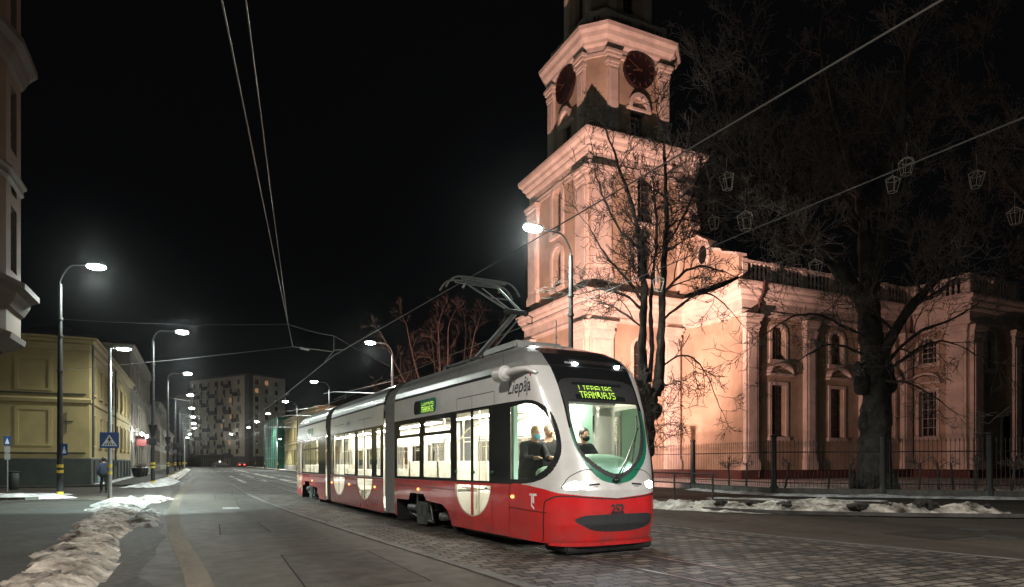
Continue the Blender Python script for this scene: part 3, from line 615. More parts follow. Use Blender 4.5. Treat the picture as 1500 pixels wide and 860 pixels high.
for i, hs in ((6, NW), (7, TW)):
    for h in hs[::2]:   # segmental hoods over the lower windows
        mb = MB(); xc = (h['x0']+h['x1'])/2; d, n, L = frame2(FP[i], FP[i+1]); o = Vector((*FP[i], 0)); prev = None
        for k in range(13):
            t = -1+k/6.; q = (xc+t*1.15, 8.0+.62*math.sqrt(max(0, 1-t*t*.98)))
            if prev:
                vs = [o+d*x+n*e+Vector((0,0,z+dz)) for e in (-.02, .46) for (x, z, dz) in ((prev[0],prev[1],0),(q[0],q[1],0),(q[0],q[1],.17),(prev[0],prev[1],.17))]
                mb.add(vs, [(0,1,2,3),(7,6,5,4),(0,4,5,1),(3,2,6,7),(0,3,7,4),(1,5,6,2)])
            prev = q
        wbox(mb, FP[i], FP[i+1], xc-1.2, xc+1.2, 7.86, 8.03, -.02, .4); P('window_hood', mb, M['ctrim'], CH)
M['dpipe'] = mat('dark red downpipe', (.06,.02,.018), .5)
for x in (36.7, 48.4, 53.75):
    mb = MB(); mb.tube([(x,35.2,14.6),(x,35.35,13.7),(x,35.72,13.2),(x,35.75,12.6)] if x < 50 else [(x,35.75,14.0),(x,35.75,12.6)], .09, 8); mb.tube([(x,35.75,12.6),(x,35.75,.4)], .085, 8); P('downpipe', mb, M['dpipe'], CH)
def baluster_run(mb, p0, p1, z0, h=1.3, ins=.35, pitch=.40):
    d, n, L = frame2(p0, p1); wbox(mb, p0, p1, 0, L, z0, z0+.22, -ins-.3, -ins); wbox(mb, p0, p1, 0, L, z0+h-.2, z0+h, -ins-.32, -ins+.02)
    k = int(L/3.4)+1
    for i in range(k+1): x = min(max(.25, L*i/k), L-.25); wbox(mb, p0, p1, x-.25, x+.25, z0, z0+h+.06, -ins-.34, -ins+.04)
    m = int(L/pitch); o = Vector((*p0, 0))
    for i in range(m):
        x = (i+.5)*L/m; c = o+d*x-n*(ins+.15); hh = h-.42
        mb.lathe([(.10,0),(.10,.06),(.06,.1),(.12,hh*.32),(.11,hh*.42),(.055,hh*.75),(.09,hh-.06),(.09,hh)], 6, Matrix.Translation((c.x, c.y, z0+.22)))
    return mb
for i in (6, 7, 8): P('balustrade', baluster_run(MB(), FP[i], FP[i+1], 14.53, 1.6, -.02), M['ctrim'], CH)
mb = MB().add([(35.8,36.6,15.07),(73.4,36.6,15.07),(73.4,59.4,15.07),(35.8,59.4,15.07),(42,48,19.0),(66,48,19.0)], [(0,1,5,4),(1,2,5),(2,3,4,5),(3,0,4)])
mb.add([(54.6,32,15.07),(67.4,33,15.07),(67.4,40,15.5),(54.6,40,15.5)], [(0,1,2,3)])
P('roof', mb, M['tin'], CH)
mb = MB(); sweep(mb, FP[0:3], [(.58,14.5),(.2,14.9),(-.5,15.4),(-.5,14.5)]); P('ledge_roof', mb, M['tin'], CH)
# volute gable between the tower and the nave corner
G = GABLE
P('gable', MB().prism([(y, z) for y, z in G], 35.0, 35.55, Matrix(((0,1,0,0),(1,0,0,0),(0,0,1,0),(0,0,0,1)))), M['cwall'], CH)
mb = MB()
for (ya, za), (yb, zb) in zip(GTOP, GTOP[1:]):
    vs = [(x, y, z+dz) for x in (34.8, 35.75) for (y, z, dz) in ((ya,za,.01),(yb,zb,.01),(yb,zb,.2),(ya,za,.2))]
    mb.add(vs, [(0,1,2,3),(7,6,5,4),(0,4,5,1),(3,2,6,7),(0,3,7,4),(1,5,6,2)])
P('coping', mb, M['ctrim'], CH)
mb = MB().lathe([(.55,0),(.62,.03),(.78,.05),(.84,.14),(.80,.2)], 24, Matrix.Translation((35.02,39.6,17.35)) @ Matrix.Rotation(R(-90), 4, 'Y') @ Matrix.Diagonal((1.25,.8,1,1)))
ov = P('oval_window', mb, M['ctrim'], CH); P('pane', MB().lathe([(.56,0),(.56,.215)], 24, Matrix.Translation((35.02,39.6,17.35)) @ Matrix.Rotation(R(-90), 4, 'Y') @ Matrix.Diagonal((1.25,.8,1,1))), M['darkglass'], ov)
# tower tier two
def ring(cx, cy, hw, ch=0):
    if not ch: return [(cx-hw,cy+hw),(cx-hw,cy-hw),(cx+hw,cy-hw),(cx+hw,cy+hw)]
    return [(cx-hw,cy+hw-ch),(cx-hw,cy-hw+ch),(cx-hw+ch,cy-hw),(cx+hw-ch,cy-hw),(cx+hw,cy-hw+ch),(cx+hw,cy+hw-ch),(cx+hw-ch,cy+hw),(cx-hw+ch,cy+hw)]
TC = (31.7,47.7)
t2 = ring(*TC, 5.0); w2 = [dict(x0=4.25, x1=5.75, z0=20.3, z1=23.4, arch=.75), dict(x0=4.25, x1=5.75, z0=15.9, z1=18.4, arch=.75)]
mb = MB()
for i in range(4): wall(mb, t2[i], t2[(i+1) % 4], 15.0, 25.2, w2 if i < 2 else [], .5)
tw = P('tower_stage', mb, M['cwall'], CH)
for i in (0, 1):
    window(tw, t2[i], t2[i+1], w2[0], 2, 4, M['cframe'], M['darkglass'], .5, .05, .08)
    window(tw, t2[i], t2[i+1], w2[1], 2, 3, M['cframe'], M['darkglass'], .5, .05, .08)
mb = MB()
for i in (0, 1):
    p0, p1 = t2[i], t2[(i+1) % 4]
    for a, b in ((.1,1.75),(8.25,9.9)): P('pilaster', pilaster(MB(), p0, p1, a, b, 15.3, 23.9, .28), M['ctrim'], CH)
    for h in w2: q = MB(); arch_trim(q, p0, p1, h, .34, .14); wbox(q, p0, p1, h['x0']-.4, h['x1']+.4, h['z0']-.34, h['z0']-.02, -.02, .2); P('window_surround', q, M['ctrim'], CH)
    d, n, L = frame2(p0, p1)
sweep(mb, t2, [(0,23.9),(.10,23.9),(.10,24.2),(.16,24.25),(.05,24.3),(.05,24.95),(.2,25.1),(.28,25.25),(.28,25.4),(.5,25.6),(.56,25.85),(.74,26.0),(.82,26.25),(.82,26.45),(.2,26.6),(-1.2,26.65)], closed=True)
P('cornice', mb, M['ctrim'], CH)
# tier three with the clocks
t3 = ring(*TC, 4.1, 1.1); w3 = [dict(x0=2.35, x1=3.65, z0=26.8, z1=29.5, arch=.01)]
mb = MB()
for i in range(8): wall(mb, t3[i], t3[(i+1) % 8], 26.55, 34.2, w3 if i in (0, 2) else [], .35)
P('tower_stage', mb, M['cwall'], CH)
for i in (0, 2): window(CH, t3[i], t3[i+1], dict(w3[0], arch=0), 2, 3, M['cframe'], M['darkglass'], .35, .05, .07)
mb = MB()
for i in (0, 2):
    p0, p1 = t3[i], t3[i+1]
    for a, b in ((.05,1.0),(5.0,5.95)): P('pilaster', pilaster(MB(), p0, p1, a, b, 26.7, 33.6, .26), M['ctrim'], CH)
    mh = mb; mb = MB(); arch_trim(mb, p0, p1, dict(x0=2.3, x1=3.7, z0=29.5, z1=29.7, arch=.8), .35, .34)
    d, n, L = frame2(p0, p1); o = Vector((*p0, 0)); xc = 3.0
    for k in range(9):
        w = math.pi*k/8; v = o+d*(xc+.62*math.cos(w))+n*.04+Vector((0,0,29.7+.7*math.sin(w))); mb.tube([o+d*xc+n*.04+Vector((0,0,29.65)), v], .03, 4)
    wbox(mb, p0, p1, 1.85, 4.15, 29.42, 29.62, -.02, .3); P('window_hood', mb, M['ctrim'], CH); mb = mh
sweep(mb, t3, [(0,33.2),(.14,33.2),(.14,33.5),(.06,33.55),(.06,34.0),(.25,34.15),(.3,34.35),(.55,34.6),(.65,34.9),(.85,35.1),(.9,35.4),(.1,35.5),(-1.2,35.55)], closed=True)
P('cornice', mb, M['ctrim'], CH)
M['clock'] = mat('dark red clock face', (.016,.007,.007), .5, var=.2, vscale=3); M['gold'] = mat('dull gilt', (.30,.20,.12), .45, metal=.5)
for i in (0, 2):
    d, n, L = frame2(t3[i], t3[i+1]); c = Vector((*t3[i], 0))+d*3.0+n*.30+Vector((0,0,32.65))
    m4 = Matrix((d.to_4d(), Vector((0,0,1,0)), n.to_4d(), (0,0,0,1))).transposed(); m4[0][3], m4[1][3], m4[2][3] = c; m4[3][3] = 1; m4[3][0] = m4[3][1] = m4[3][2] = 0
    cf = P('clock_face', MB().lathe([(0.01,-.3),(1.40,-.3),(1.42,.02),(1.36,.05),(1.34,.03),(0.01,.03)], 40, m4), M['clock'], CH)
    mb = MB()
    for k in range(12):
        w = R(30*k); vs = [m4 @ Vector((r*math.sin(w+e), r*math.cos(w+e), .045)) for r, e in ((1.0,-.045),(1.3,-.04),(1.3,.04),(1.0,.045))]; mb.add(vs, [(0,1,2,3)])
    P('numeral', mb, mat('clock numeral', (.16,.06,.05), .6) if i == 0 else bpy.data.materials['clock numeral'], cf)
    mb = MB()
    for w, l, t in ((R(-62), 1.05, .05), (R(-105), .7, .07)):
        u = Vector((math.sin(w), math.cos(w), 0)); q = Vector((u.y, -u.x, 0))*t
        mb.add([m4 @ (v+Vector((0,0,.07))) for v in (u*-.2+q, u*l+q*.4, u*l-q*.4, u*-.2-q)], [(0,1,2,3)])
    P('clock_hand', mb, M['gold'], cf)
for i in (0, 2): P('balustrade', baluster_run(MB(), *[tuple(Vector(p)*1.0) for p in (t3[i], t3[i+1])], 35.56, 1.4, .15, .42), M['ctrim'], CH)
P('balustrade', baluster_run(MB(), t3[1], t3[2], 35.56, 1.4, .15, .42), M['ctrim'], CH)
t4 = ring(*TC, 3.0, .9); mb = MB(); w4 = [dict(x0=1.5, x1=2.7, z0=38.0, z1=41.0, arch=.6)]
for i in range(8): wall(mb, t4[i], t4[(i+1) % 8], 35.5, 43, w4 if i % 2 == 0 else [], .5)
P('tower_stage', mb, M['cwall'], CH)
mb = MB()
for i in (0, 2): window(CH, t4[i], t4[i+1], w4[0], 2, 4, M['cframe'], M['darkglass'], .5, .05, .07); [P('pilaster', pilaster(MB(), t4[i], t4[i+1], a, b, 36.5, 42.6, .22), M['ctrim'], CH) for a, b in ((.05,.7),(3.5,4.15))]
sweep(mb, t4, [(0,42.4),(.3,42.6),(.6,43.0),(.6,43.3),(0,43.4),(-1,43.4)], closed=True); P('cornice', mb, M['ctrim'], CH)
P('dome', MB().lathe([(3.0,43.4),(2.9,44.5),(2.2,46),(1.2,47),(1.1,48.5),(.9,49),(.15,52),(.05,55)], 8, Matrix.Translation((TC[0],TC[1],0))), M['tin'], CH)
# the floodlight that lights the church from the pavement
fl = T('floodlight', 'squat black floodlight on a short post lighting the church front', 'floodlight', (15.0,28.5,.11))
mb = MB().cyl(15,28.5,.1,1.1,.05,.05,8); P('post', mb, M['iron'], fl)
mq = Matrix.Translation((15,28.5,1.25)) @ Matrix.Rotation(math.atan2(17,12), 4, 'Z') @ Matrix.Rotation(R(-35), 4, 'Y')
P('housing', MB().rbox(-.22,.16,-.3,.3,-.2,.2,.03,mq), M['black'], fl)
P('lens', MB().box(.163,.17,-.26,.26,-.16,.16,mq), emis('floodlight lens', (1,.55,.38), 40), fl)
lamp_light('floodlight_beam', (15.3,28.8,1.45), FLOODP, (1,.53,.435), .10, spot=91, aim=(24.2,46.8,13.2), blend=.35)
lamp_light('floodlight_spill', (15.3,28.8,1.5), 15500, (1,.52,.43), .10, spot=66, aim=(45,37.5,8), blend=.55)
# ------------------------------------------------------------------ bare winter trees
M['bark'] = mat('grey brown bark', (.085,.066,.052), .9, var=.45, vscale=5, bump=.9, bscale=9)
M['barkdark'] = mat('dark bark', (.060,.054,.047), .92, var=.45, vscale=4, bump=.9, bscale=7)
M['barkdim'] = mat('dark knobbly bark', (.045,.034,.027), .92, var=.5, vscale=4, bump=.9, bscale=8); M['twigunlit'] = mat('unlit twig bark', (.040,.030,.024), .9, var=.2, vscale=3); M['twig'] = mat('twig bark', (.14,.11,.092), .9, var=.2, vscale=3)  # twin stemmed tree's twigs darkened in colour to read as an unlit silhouette
class Tree:
    def __init__(s, seed): s.r = random.Random(seed); s.tr = MB(); s.cr = MB(); s.n = 0; s.lump = .02
    def limb(s, pts, r0, r1, n=8, rough=0.):
        pts = [Vector(p) for p in pts]
        sp = [Vector((a[0], a[1], a[2])) for a in smooth3(pts, 5)]; m = len(sp)
        rad = [r0+(r1-r0)*(i/(m-1)) for i in range(m)]
        if rough: rad = [q*(1+rough*noise.noise(p*2.1)) for q, p in zip(rad, sp)]
        s.tr.tube(sp, rad, n); return sp, rad
    def branch(s, p, d, L, r, lev, droop=0., twist=.28):
        rn = s.r; seg = 6 if lev < 2 else (5 if lev == 2 else 4); pts = [p.copy()]; rad = [r]; d = d.normalized()
        for i in range(seg):
            d = (d+Vector((rn.gauss(0,twist), rn.gauss(0,twist), rn.gauss(0,twist)+.10-droop*(i/seg)))*.55).normalized()
            pts.append(pts[-1]+d*L/seg); rad.append(max(.0095, r*(1-.78*(i+1)/seg)))
        (s.tr if r > .055 else s.cr).tube(pts, rad, 6 if r > .05 else (4 if r > .02 else 3), cap=False); s.n += 1
        if lev <= 0: return
        k = int(L*rn.uniform(*s.dens)) + 2
        for j in range(k):
            t = rn.uniform(.22, 1.0); i = min(seg-1, int(t*seg)); f = t*seg-i
            q = pts[i].lerp(pts[i+1], f); dd = (pts[i+1]-pts[i]).normalized()
            ax = dd.orthogonal().normalized(); ax.rotate(Matrix.Rotation(rn.uniform(0, 6.283), 3, dd))
            a = R(rn.uniform(28, 62)); nd = dd*math.cos(a)+ax*math.sin(a)
            s.branch(q, nd, L*rn.uniform(.38,.68)*(1.05-.3*t), max(.0095, min(rad[i]*.62, r*.55)), lev-1, droop, twist)
    def grow(s, sp, rad, k, L, lev, t0=.3, up=.35, droop=0., rf=.45, out=None):
        rn = s.r; m = len(sp)
        for j in range(k):
            t = t0+(1-t0)*(j+rn.random())/k; i = min(m-2, int(t*(m-1))); q = sp[i]; dd = (sp[i+1]-sp[i]).normalized()
            ax = dd.orthogonal().normalized(); ax.rotate(Matrix.Rotation(rn.uniform(0, 6.283), 3, dd))
            a = R(rn.uniform(35, 75)); nd = dd*math.cos(a)+ax*math.sin(a)+Vector((0,0,up))
            s.branch(q, nd, L*rn.uniform(.6,1.15)*(1.15-.5*t), rad[i]*rn.uniform(.75*rf, 1.2*rf), lev, droop)
        s.branch(sp[-1], (sp[-1]-sp[-2]), L*.9, rad[-1], lev, droop)
def smooth3(pts, k=5):
    out = []; n = len(pts)
    for i in range(n-1):
        p0, p1, p2, p3 = [Vector(pts[max(0, min(n-1, j))]) for j in (i-1, i, i+1, i+2)]
        for q in range(k):
            t = q/k; out.append(.5*((2*p1)+(p2-p0)*t+(2*p0-5*p1+4*p2-p3)*t*t+(3*p1-p0-3*p2+p3)*t**3))
    return out+[Vector(pts[-1])]
def finish(t, name, label, base, mt, mc, group=None):
    
    t.tr.v = [tuple(Vector(p)+noise.noise_vector(Vector(p)*2.3)*t.lump+noise.noise_vector(Vector(p)*6)*t.lump*.5) for p in t.tr.v]; r = T(name, label, 'tree', base, group=group); P('trunk', t.tr, mt, r); P('crown', t.cr, mc, r); return r
def px(u, v, d):      # a point of the picture at depth d, used to lay limbs where the photo shows them
    l = (u-750)/971.*d; return Vector((l*math.cos(TH)+d*math.sin(TH), -l*math.sin(TH)+d*math.cos(TH), 1.5+(677-v)*d/971.))
# the twin stemmed tree in front of the church
t = Tree(11); t.dens = (2.5, 4.0); D = 25.7
sp, rd = t.limb([px(944,738,D), px(943,690,D), px(947,640,D), px(950,590,D), px(944,565,D)], .36, .27, 12, .35)
for (u, v, q) in ((948,642,.34),(938,618,.3),(960,602,.34),(946,578,.36),(966,566,.30),(940,560,.26),(955,585,.33),(951,660,.28)):
    t.tr.ball(px(u, v, D-.05), (q*.75, q*.75, q), 18)
    for k in range(3):
        t.branch(px(u, v, D), Vector((t.r.gauss(0,1), t.r.gauss(0,1), t.r.uniform(-.1,.6))), t.r.uniform(.9,2.0), .02, 2, .55)
st = [([px(944,575,D), px(941,520,D), px(942,470,D), px(944,420,D), px(938,360,D), px(925,300,D), px(905,240,D)], .20, .05),
      ([px(962,580,D), px(967,530,D), px(969,470,D), px(972,400,D), px(976,320,D), px(974,250,D), px(972,205,D)], .21, .035),
      ([px(952,560,D), px(955,500,D), px(953,450,D), px(958,390,D), px(962,330,D), px(958,280,D)], .10, .03)]
for pts, r0, r1 in st:
    sp, rd = t.limb(pts, r0, r1, 8, .15); t.grow(sp, rd, 9, 2.3, 3, .42, .45, .05, .38)
for pts, r0 in (([px(940,440,D), px(915,405,D), px(885,370,D), px(862,330,D)], .07), ([px(943,455,D), px(915,432,D), px(880,425,D), px(848,432,D)], .065), ([px(972,430,D), px(1000,400,D), px(1030,390,D), px(1062,398,D)], .07), ([px(970,470,D), px(1005,440,D), px(1040,430,D), px(1070,455,D)], .06),
                ([px(975,360,D), px(1000,320,D), px(1020,270,D), px(1028,230,D)], .06), ([px(940,370,D), px(905,330,D), px(880,280,D), px(870,235,D)], .06), ([px(942,480,D), px(900,450,D), px(870,440,D)], .05), ([px(965,540,D), px(1000,520,D), px(1030,540,D), px(1050,585,D)], .045)):
    sp, rd = t.limb(pts, r0, .02, 6); t.grow(sp, rd, 7, 1.7, 2, .2, .25, .12, .5)
t.lump = .06; b0 = px(944,738,D); finish(t, 'bare_tree', 'knobbly bare tree with two upright stems in front of the floodlit tower', (b0.x, b0.y, .1), M['barkdim'], M['twigunlit'])
# the big old lime inside the fence
t = Tree(23); t.dens = (2.3, 3.6); D = 29
sp, rd = t.limb([px(1279,724,D), px(1280,690,D), px(1281,640,D), px(1284,590,D), px(1282,545,D), px(1276,495,D), px(1270,440,D)], .72, .44, 26, .2)
for k in range(7):
    a = k*.9; t.tr.tube([px(1279,700,D)+Vector((math.cos(a)*.5, math.sin(a)*.5, .1)), px(1279,727,D)+Vector((math.cos(a)*1.05, math.sin(a)*.9, 0))], [.35,.16], 7)
for (u, v, q) in ((1262,560,.5),(1302,560,.45),(1266,620,.45),(1296,640,.42),(1300,545,.4),(1258,545,.4)): t.tr.ball(px(u, v, D-.1), (q*.66, q*.66, q*1.2), 20)
L1 = [([px(1268,445,D), px(1225,390,D), px(1180,330,D-.5), px(1150,270,D-1), px(1130,190,D-1), px(1110,110,D-1)], .34, .06),
      ([px(1272,450,D), px(1268,380,D), px(1262,300,D+.5), px(1240,220,D+1), px(1215,130,D+1), px(1200,60,D+1)], .36, .06),
      ([px(1274,440,D), px(1290,360,D), px(1300,270,D), px(1320,180,D-1), px(1330,90,D-1), px(1350,20,D-1)], .28, .05),
      ([px(1284,545,D), px(1320,470,D-1), px(1370,410,D-1.5), px(1420,350,D-2), px(1450,280,D-2)], .26, .05),
      ([px(1180,330,D-.5), px(1120,290,D-1.5), px(1070,230,D-2), px(1050,160,D-2)], .14, .04),
      ([px(1262,300,D+.5), px(1300,230,D+2), px(1370,160,D+2), px(1420,90,D+2)], .14, .04),
      ([px(1225,390,D), px(1150,360,D-2), px(1100,320,D-3), px(1060,300,D-3)], .13, .035)]
for pts, r0, r1 in L1:
    sp, rd = t.limb(pts, r0, r1, 8, .12); t.grow(sp, rd, 11, 3.4, 3, .22, .3, .02, .34)
for pts, r0 in (([px(1285,560,D), px(1330,520,D-1), px(1380,500,D-2), px(1430,520,D-2)], .09), ([px(1290,540,D), px(1340,490,D-1), px(1390,470,D-2), px(1440,440,D-2)], .09), ([px(1276,500,D), px(1220,470,D-1), px(1170,460,D-2), px(1120,490,D-2)], .08), ([px(1280,560,D), px(1330,560,D-1.5), px(1380,590,D-2)], .07), ([px(1270,520,D), px(1215,505,D-1.5), px(1165,530,D-2)], .06)):
    sp, rd = t.limb(pts, r0, .02, 6); t.grow(sp, rd, 9, 2.2, 2, .15, .1, .3, .5)
t.lump = .085; b0 = px(1279,724,D); finish(t, 'bare_tree', 'massive old bare tree with a burled trunk just behind the churchyard fence', (b0.x, b0.y, .2), M['barkdark'], M['twig'])
# a tree beyond the right edge, its limbs reaching in
t = Tree(31); t.dens = (1.8, 3.0); D = 30
sp, rd = t.limb([px(1590,720,D), px(1590,600,D), px(1580,480,D), px(1570,380,D)], .5, .34, 10, .2)
for pts, r0 in (([px(1575,420,D), px(1530,330,D-1), px(1470,260,D-2), px(1430,200,D-2)], .16), ([px(1572,390,D), px(1545,280,D), px(1490,190,D), px(1450,110,D)], .2), ([px(1575,400,D), px(1600,280,D), px(1610,150,D), px(1620,60,D)], .2), ([px(1580,500,D), px(1520,420,D-2), px(1460,380,D-3)], .12)):
    sp, rd = t.limb(pts, r0, .04, 7); t.grow(sp, rd, 10, 2.6, 3, .25, .25, .05, .35)
b0 = px(1590,720,D); finish(t, 'bare_tree', 'bare tree at the right edge whose limbs reach in above the transept', (b0.x, b0.y, .2), M['barkdark'], M['twig'])
# churchyard trees behind the tram
for (u, D, h, sd, lab) in ((655, 66, 17.5, 41, 'tall bare orange lit tree rising behind the pantograph'), (600, 72, 11.5, 42, 'low spreading bare tree left of the pantograph behind the tram roof')):
    t = Tree(sd); t.dens = (1.5, 2.4); b0 = px(u, 700, D); b0.z = .1
    sp, rd = t.limb([b0, b0+Vector((.1,0,h*.12)), b0+Vector((0,.2,h*.26))], .38, .3, 8, .2); top = sp[-1]
    for k in range(9):
        a = k*.7+t.r.random(); sp2 = t.r.uniform(.10,.34); e = top+Vector((math.cos(a)*h*sp2, math.sin(a)*h*sp2, h*(.70-sp2*.7)))
        s2, r2 = t.limb([top-Vector((0,0,h*.06*t.r.random())), top.lerp(e, .5)+Vector((math.cos(a)*.6, math.sin(a)*.6, -h*.02)), e], .16, .035, 6, .1)
        t.grow(s2, r2, 8, h*.17, 2, .2, .35, 0, .4)
    finish(t, 'bare_tree', lab, b0, M['bark'], M['bark'])
# saplings and shrubs along the fence inside the churchyard
sl = ['sapling with a bushy dark head between the first two fence posts','thin sapling just left of the tall second fence post','sapling close behind the second fence post on its right','upright sapling between the second post and the big tree','leaning sapling left of the big burled trunk','leaning sapling below the transept window','slanting sapling right of the transept window','thin sapling near the transept corner','sapling left of the last fence post','sapling with a dark tuft at the far right of the fence']
for i, (u, v, d, tuft) in enumerate(((1068,721,31.5,1),(1093,721,31,0),(1149,722,30,0),(1213,722,29,0),(1245,721,28.8,0),(1346,720,28,1),(1375,719,28,0),(1397,718,27.5,0),(1429,718,27.3,0),(1481,717,27,1))):
    t = Tree(60+i); t.dens = (3, 5); b0 = px(u, v, d); b0.z = .22; e = Vector((t.r.uniform(-.15,.25), t.r.uniform(-.1,.1), 1.25))
    t.tr.tube([b0, b0+e*.5+Vector((.03,0,0)), b0+e], [.05,.045,.04], 6)
    for k in range(16 if tuft else 8): t.branch(b0+e*t.r.uniform(.75,1), Vector((t.r.gauss(0,1), t.r.gauss(0,1), .6)), .55 if tuft else .4, .012, 1)
    r = T('sapling', sl[i], 'sapling', b0, group='pruned saplings along the fence'); P('trunk', t.tr, M['barkdark'], r); P('crown', t.cr, M['twig'], r)
# wire lanterns hung in the tree crowns
M['lantern'] = mat('pale lantern wire', (.75,.70,.62), .5)
ll = ['wire lantern hanging highest left of the big tree beside the tower','small wire lantern near the right edge of the tower cornice','larger wire lantern low between the two trees','lower of the two lanterns near the right overhead wire','upper lantern touching the right overhead wire','lantern alone in the crown at upper right','lantern cut by the right edge of the picture','lantern hanging above the transept balustrade','lantern in front of the nave balustrade','faint lantern in front of the dark tower ledge','faint lantern at the twin stemmed tree before the tower base']
for i, (u, v, hpx, d) in enumerate(((1065,264,27,26),(1045,325,21,26),(1092,322,29,25),(1307,269,25,27),(1328,242,27,27),(1430,261,27,26),(1487,315,26,26),(1408,351,22,27),(1194,391,25,26),(1035,413,17,25),(965,415,22,24.6))):
    c = px(u, v, d); h = hpx*d/971.; s = h*.5; a0 = i*.5; tilt = Matrix.Rotation(R((i*37 % 17)-8), 4, 'Y'); n = 5
    V = lambda r, a, z: c+(tilt @ Vector((r*math.cos(a), r*math.sin(a), z)))
    mb = MB(); A = [a0+2*math.pi*k/n for k in range(n)]; w = max(.011, .011*d/25)
    for k in range(n):
        b, q = A[k], A[(k+1) % n]
        mb.tube([V(s*.82,b,s*.42), V(s*.82,q,s*.42)], w, 4); mb.tube([V(s*.5,b,-s), V(s*.5,q,-s)], w, 4); mb.tube([V(s*.82,b,s*.42), V(s*.5,b,-s)], w, 4); mb.tube([V(s*.82,b,s*.42), V(0,0,s*.95)], w, 4)
    mb.tube([V(0,0,s*.95), c+Vector((0,0,s*2.6))], .006, 3)
    tag(one('wire_lantern', mb, M['lantern']), ll[i], 'lantern', 'wire lanterns hung in the trees')
# ------------------------------------------------------------------ churchyard fence and guardrail
fe = T('churchyard_fence', 'black iron spear fence on a low stone wall around the churchyard', 'fence', (22.2,20.8,0))
M['stone'] = mat('mossy low stone wall', (.10,.095,.085), .9, var=.3, vscale=3)
P('base_wall', sweep(MB(), FE, [(-.16,-.02),(-.16,.40),(.16,.40),(.16,-.02)]), M['stone'], fe)
bars = []; mbr = MB(); posts = []
for (a, b) in zip(FE, FE[1:]):
    A_, B_ = Vector(a), Vector(b); L = (B_-A_).length; m = max(1, round(L/(6.3 if a[1] > 27 else 3.5 if a[1] < 20.9 else 6.3)))
    for i in range(m): posts.append(A_.lerp(B_, i/m))
    for z in (.62, 1.92): mbr.tube([(A_.x,A_.y,z),(B_.x,B_.y,z)], .022, 4)
    k = int(L/.145)
    for i in range(k): p = A_.lerp(B_, (i+.5)/k); bars.append((p, i))
mbb = MB()
for p, i in bars: hh = 2.42; mbb.tube([(p.x,p.y,.45),(p.x,p.y,hh-.12),(p.x,p.y,hh-.08),(p.x,p.y,hh+.05)], [.0125,.0125,.026,.002], 4)
P('rail', mbr, M['iron'], fe); P('bars', mbb, M['iron'], fe)
for p in posts:
    P('post', MB().lathe([(.19,.0),(.19,.42),(.13,.5),(.115,.55),(.105,2.55),(.14,2.58),(.14,2.64),(.02,2.68)], 14, Matrix.Translation((p.x,p.y,0))), M['pole'], fe)
gr = T('guardrail', 'black tubular pedestrian guardrail with two rails beside the tram front', 'guardrail', (16.1,19.7,.1))
g0 = px(1044,738,22.9); g1 = px(988,735,25.4); g2 = px(930,732,27.9)
for g in (g0, g1, g2): g.z = .1
for z in (.98, .62): P('rail', MB().tube([g0+Vector((0,0,z)), g1+Vector((0,0,z)), g2+Vector((0,0,z))], .026, 8), M['pole'], gr)
for g in (g0, g1, g2): P('post', MB().tube([g, g+Vector((0,0,1.0))], .034, 8), M['iron'], gr)
# ------------------------------------------------------------------ street lamps
def lamp_proto(arm, reach, rise, extras=True):
    r = T('street_lamp', 'x', 'street lamp', (0,0,0))
    mb = MB().tube([(0,0,0),(0,0,1.2),(0,0,9)], [.125,.115,.075], 14); mb.tube([(0,0,0),(0,0,.08)], [.2,.2], 14); P('pole', mb, M['pole'], r)
    for z in ((.10,),(1.02,),(1.25,)): P('yellow_band', MB().tube([(0,0,z[0]),(0,0,z[0]+.13)], [.129,.128], 14), M['yellow'], r)
    pts = smooth3([(0,0,8.8),(.02*arm,0,9.2),(.35*arm,0,9.2+rise*.62),(reach*.6*arm,0,9+rise*.95),((reach-.25)*arm,0,9+rise)], 5)
    P('arm', MB().tube(pts, .032, 8), M['pole'], r)
    hd = MB().rbox(min((reach-.3)*arm,(reach+.42)*arm), max((reach-.3)*arm,(reach+.42)*arm), -.14, .14, 9+rise-.02, 9+rise+.09, .035)
    h = P('lamp_head', hd, M['pole'], r)
    P('lens', MB().ball((reach*arm+.06*arm,0,9+rise-.045), (.36,.18,.13), 14), M['lens'], h)
    for z in (6.8, 7.5, 5.3): P('clamp', MB().tube([(0,0,z),(0,0,z+.08)], [.12,.12], 12), M['iron'], r)
    if extras: P('flower_tub', MB().lathe([(.06,3.0),(.12,3.05),(.27,3.65),(.27,3.75),(.18,3.76)], 14), M['black'], r); P('bracket_box', MB().rbox(-.22,.22,-.14,.14,2.45,2.9,.03), M['black'], r)
    return r
LPOW = 4200
pl = lamp_proto(1, 1.25, .95, False); pl2 = lamp_proto(1, 1.6, .75, True); pr = lamp_proto(-1, 1.5, .80, False)
KM = kidmap()
Llab = ['tall street lamp on the near left corner with a small blue sign on its pole','second tall street lamp of the left row just past the crosswalk sign','third street lamp of the left row, in front of the terraced house','fourth street lamp along the left pavement','fifth street lamp along the left pavement','sixth street lamp along the left pavement','seventh street lamp far down the left row','farthest street lamp of the left row']
spots = [(-5.3,33.5)]+[(-2.6,47.3+22*k) for k in range(7)]
LH = []
for i, (x, y) in enumerate(spots):
    o = pl if i == 0 else (pl2 if i == 1 else copy_tree(pl2, KM)); o.location = (x, y, .1 if i else .02); o['label'] = Llab[i]; o['group'] = 'street lamps of the left row'; LH.append((x+(1.3 if i == 0 else 1.65), y, 9.6))
rlab = ['nearest right hand street lamp glaring over the tram roof','second street lamp of the right row behind the tram roof','third street lamp of the right row','fourth street lamp of the right row','fifth street lamp of the right row','sixth street lamp of the right row','farthest street lamp of the right row']
RHs = [(12.25,20.9)]+[(12.3,45.7+24.8*k) for k in range(6)]
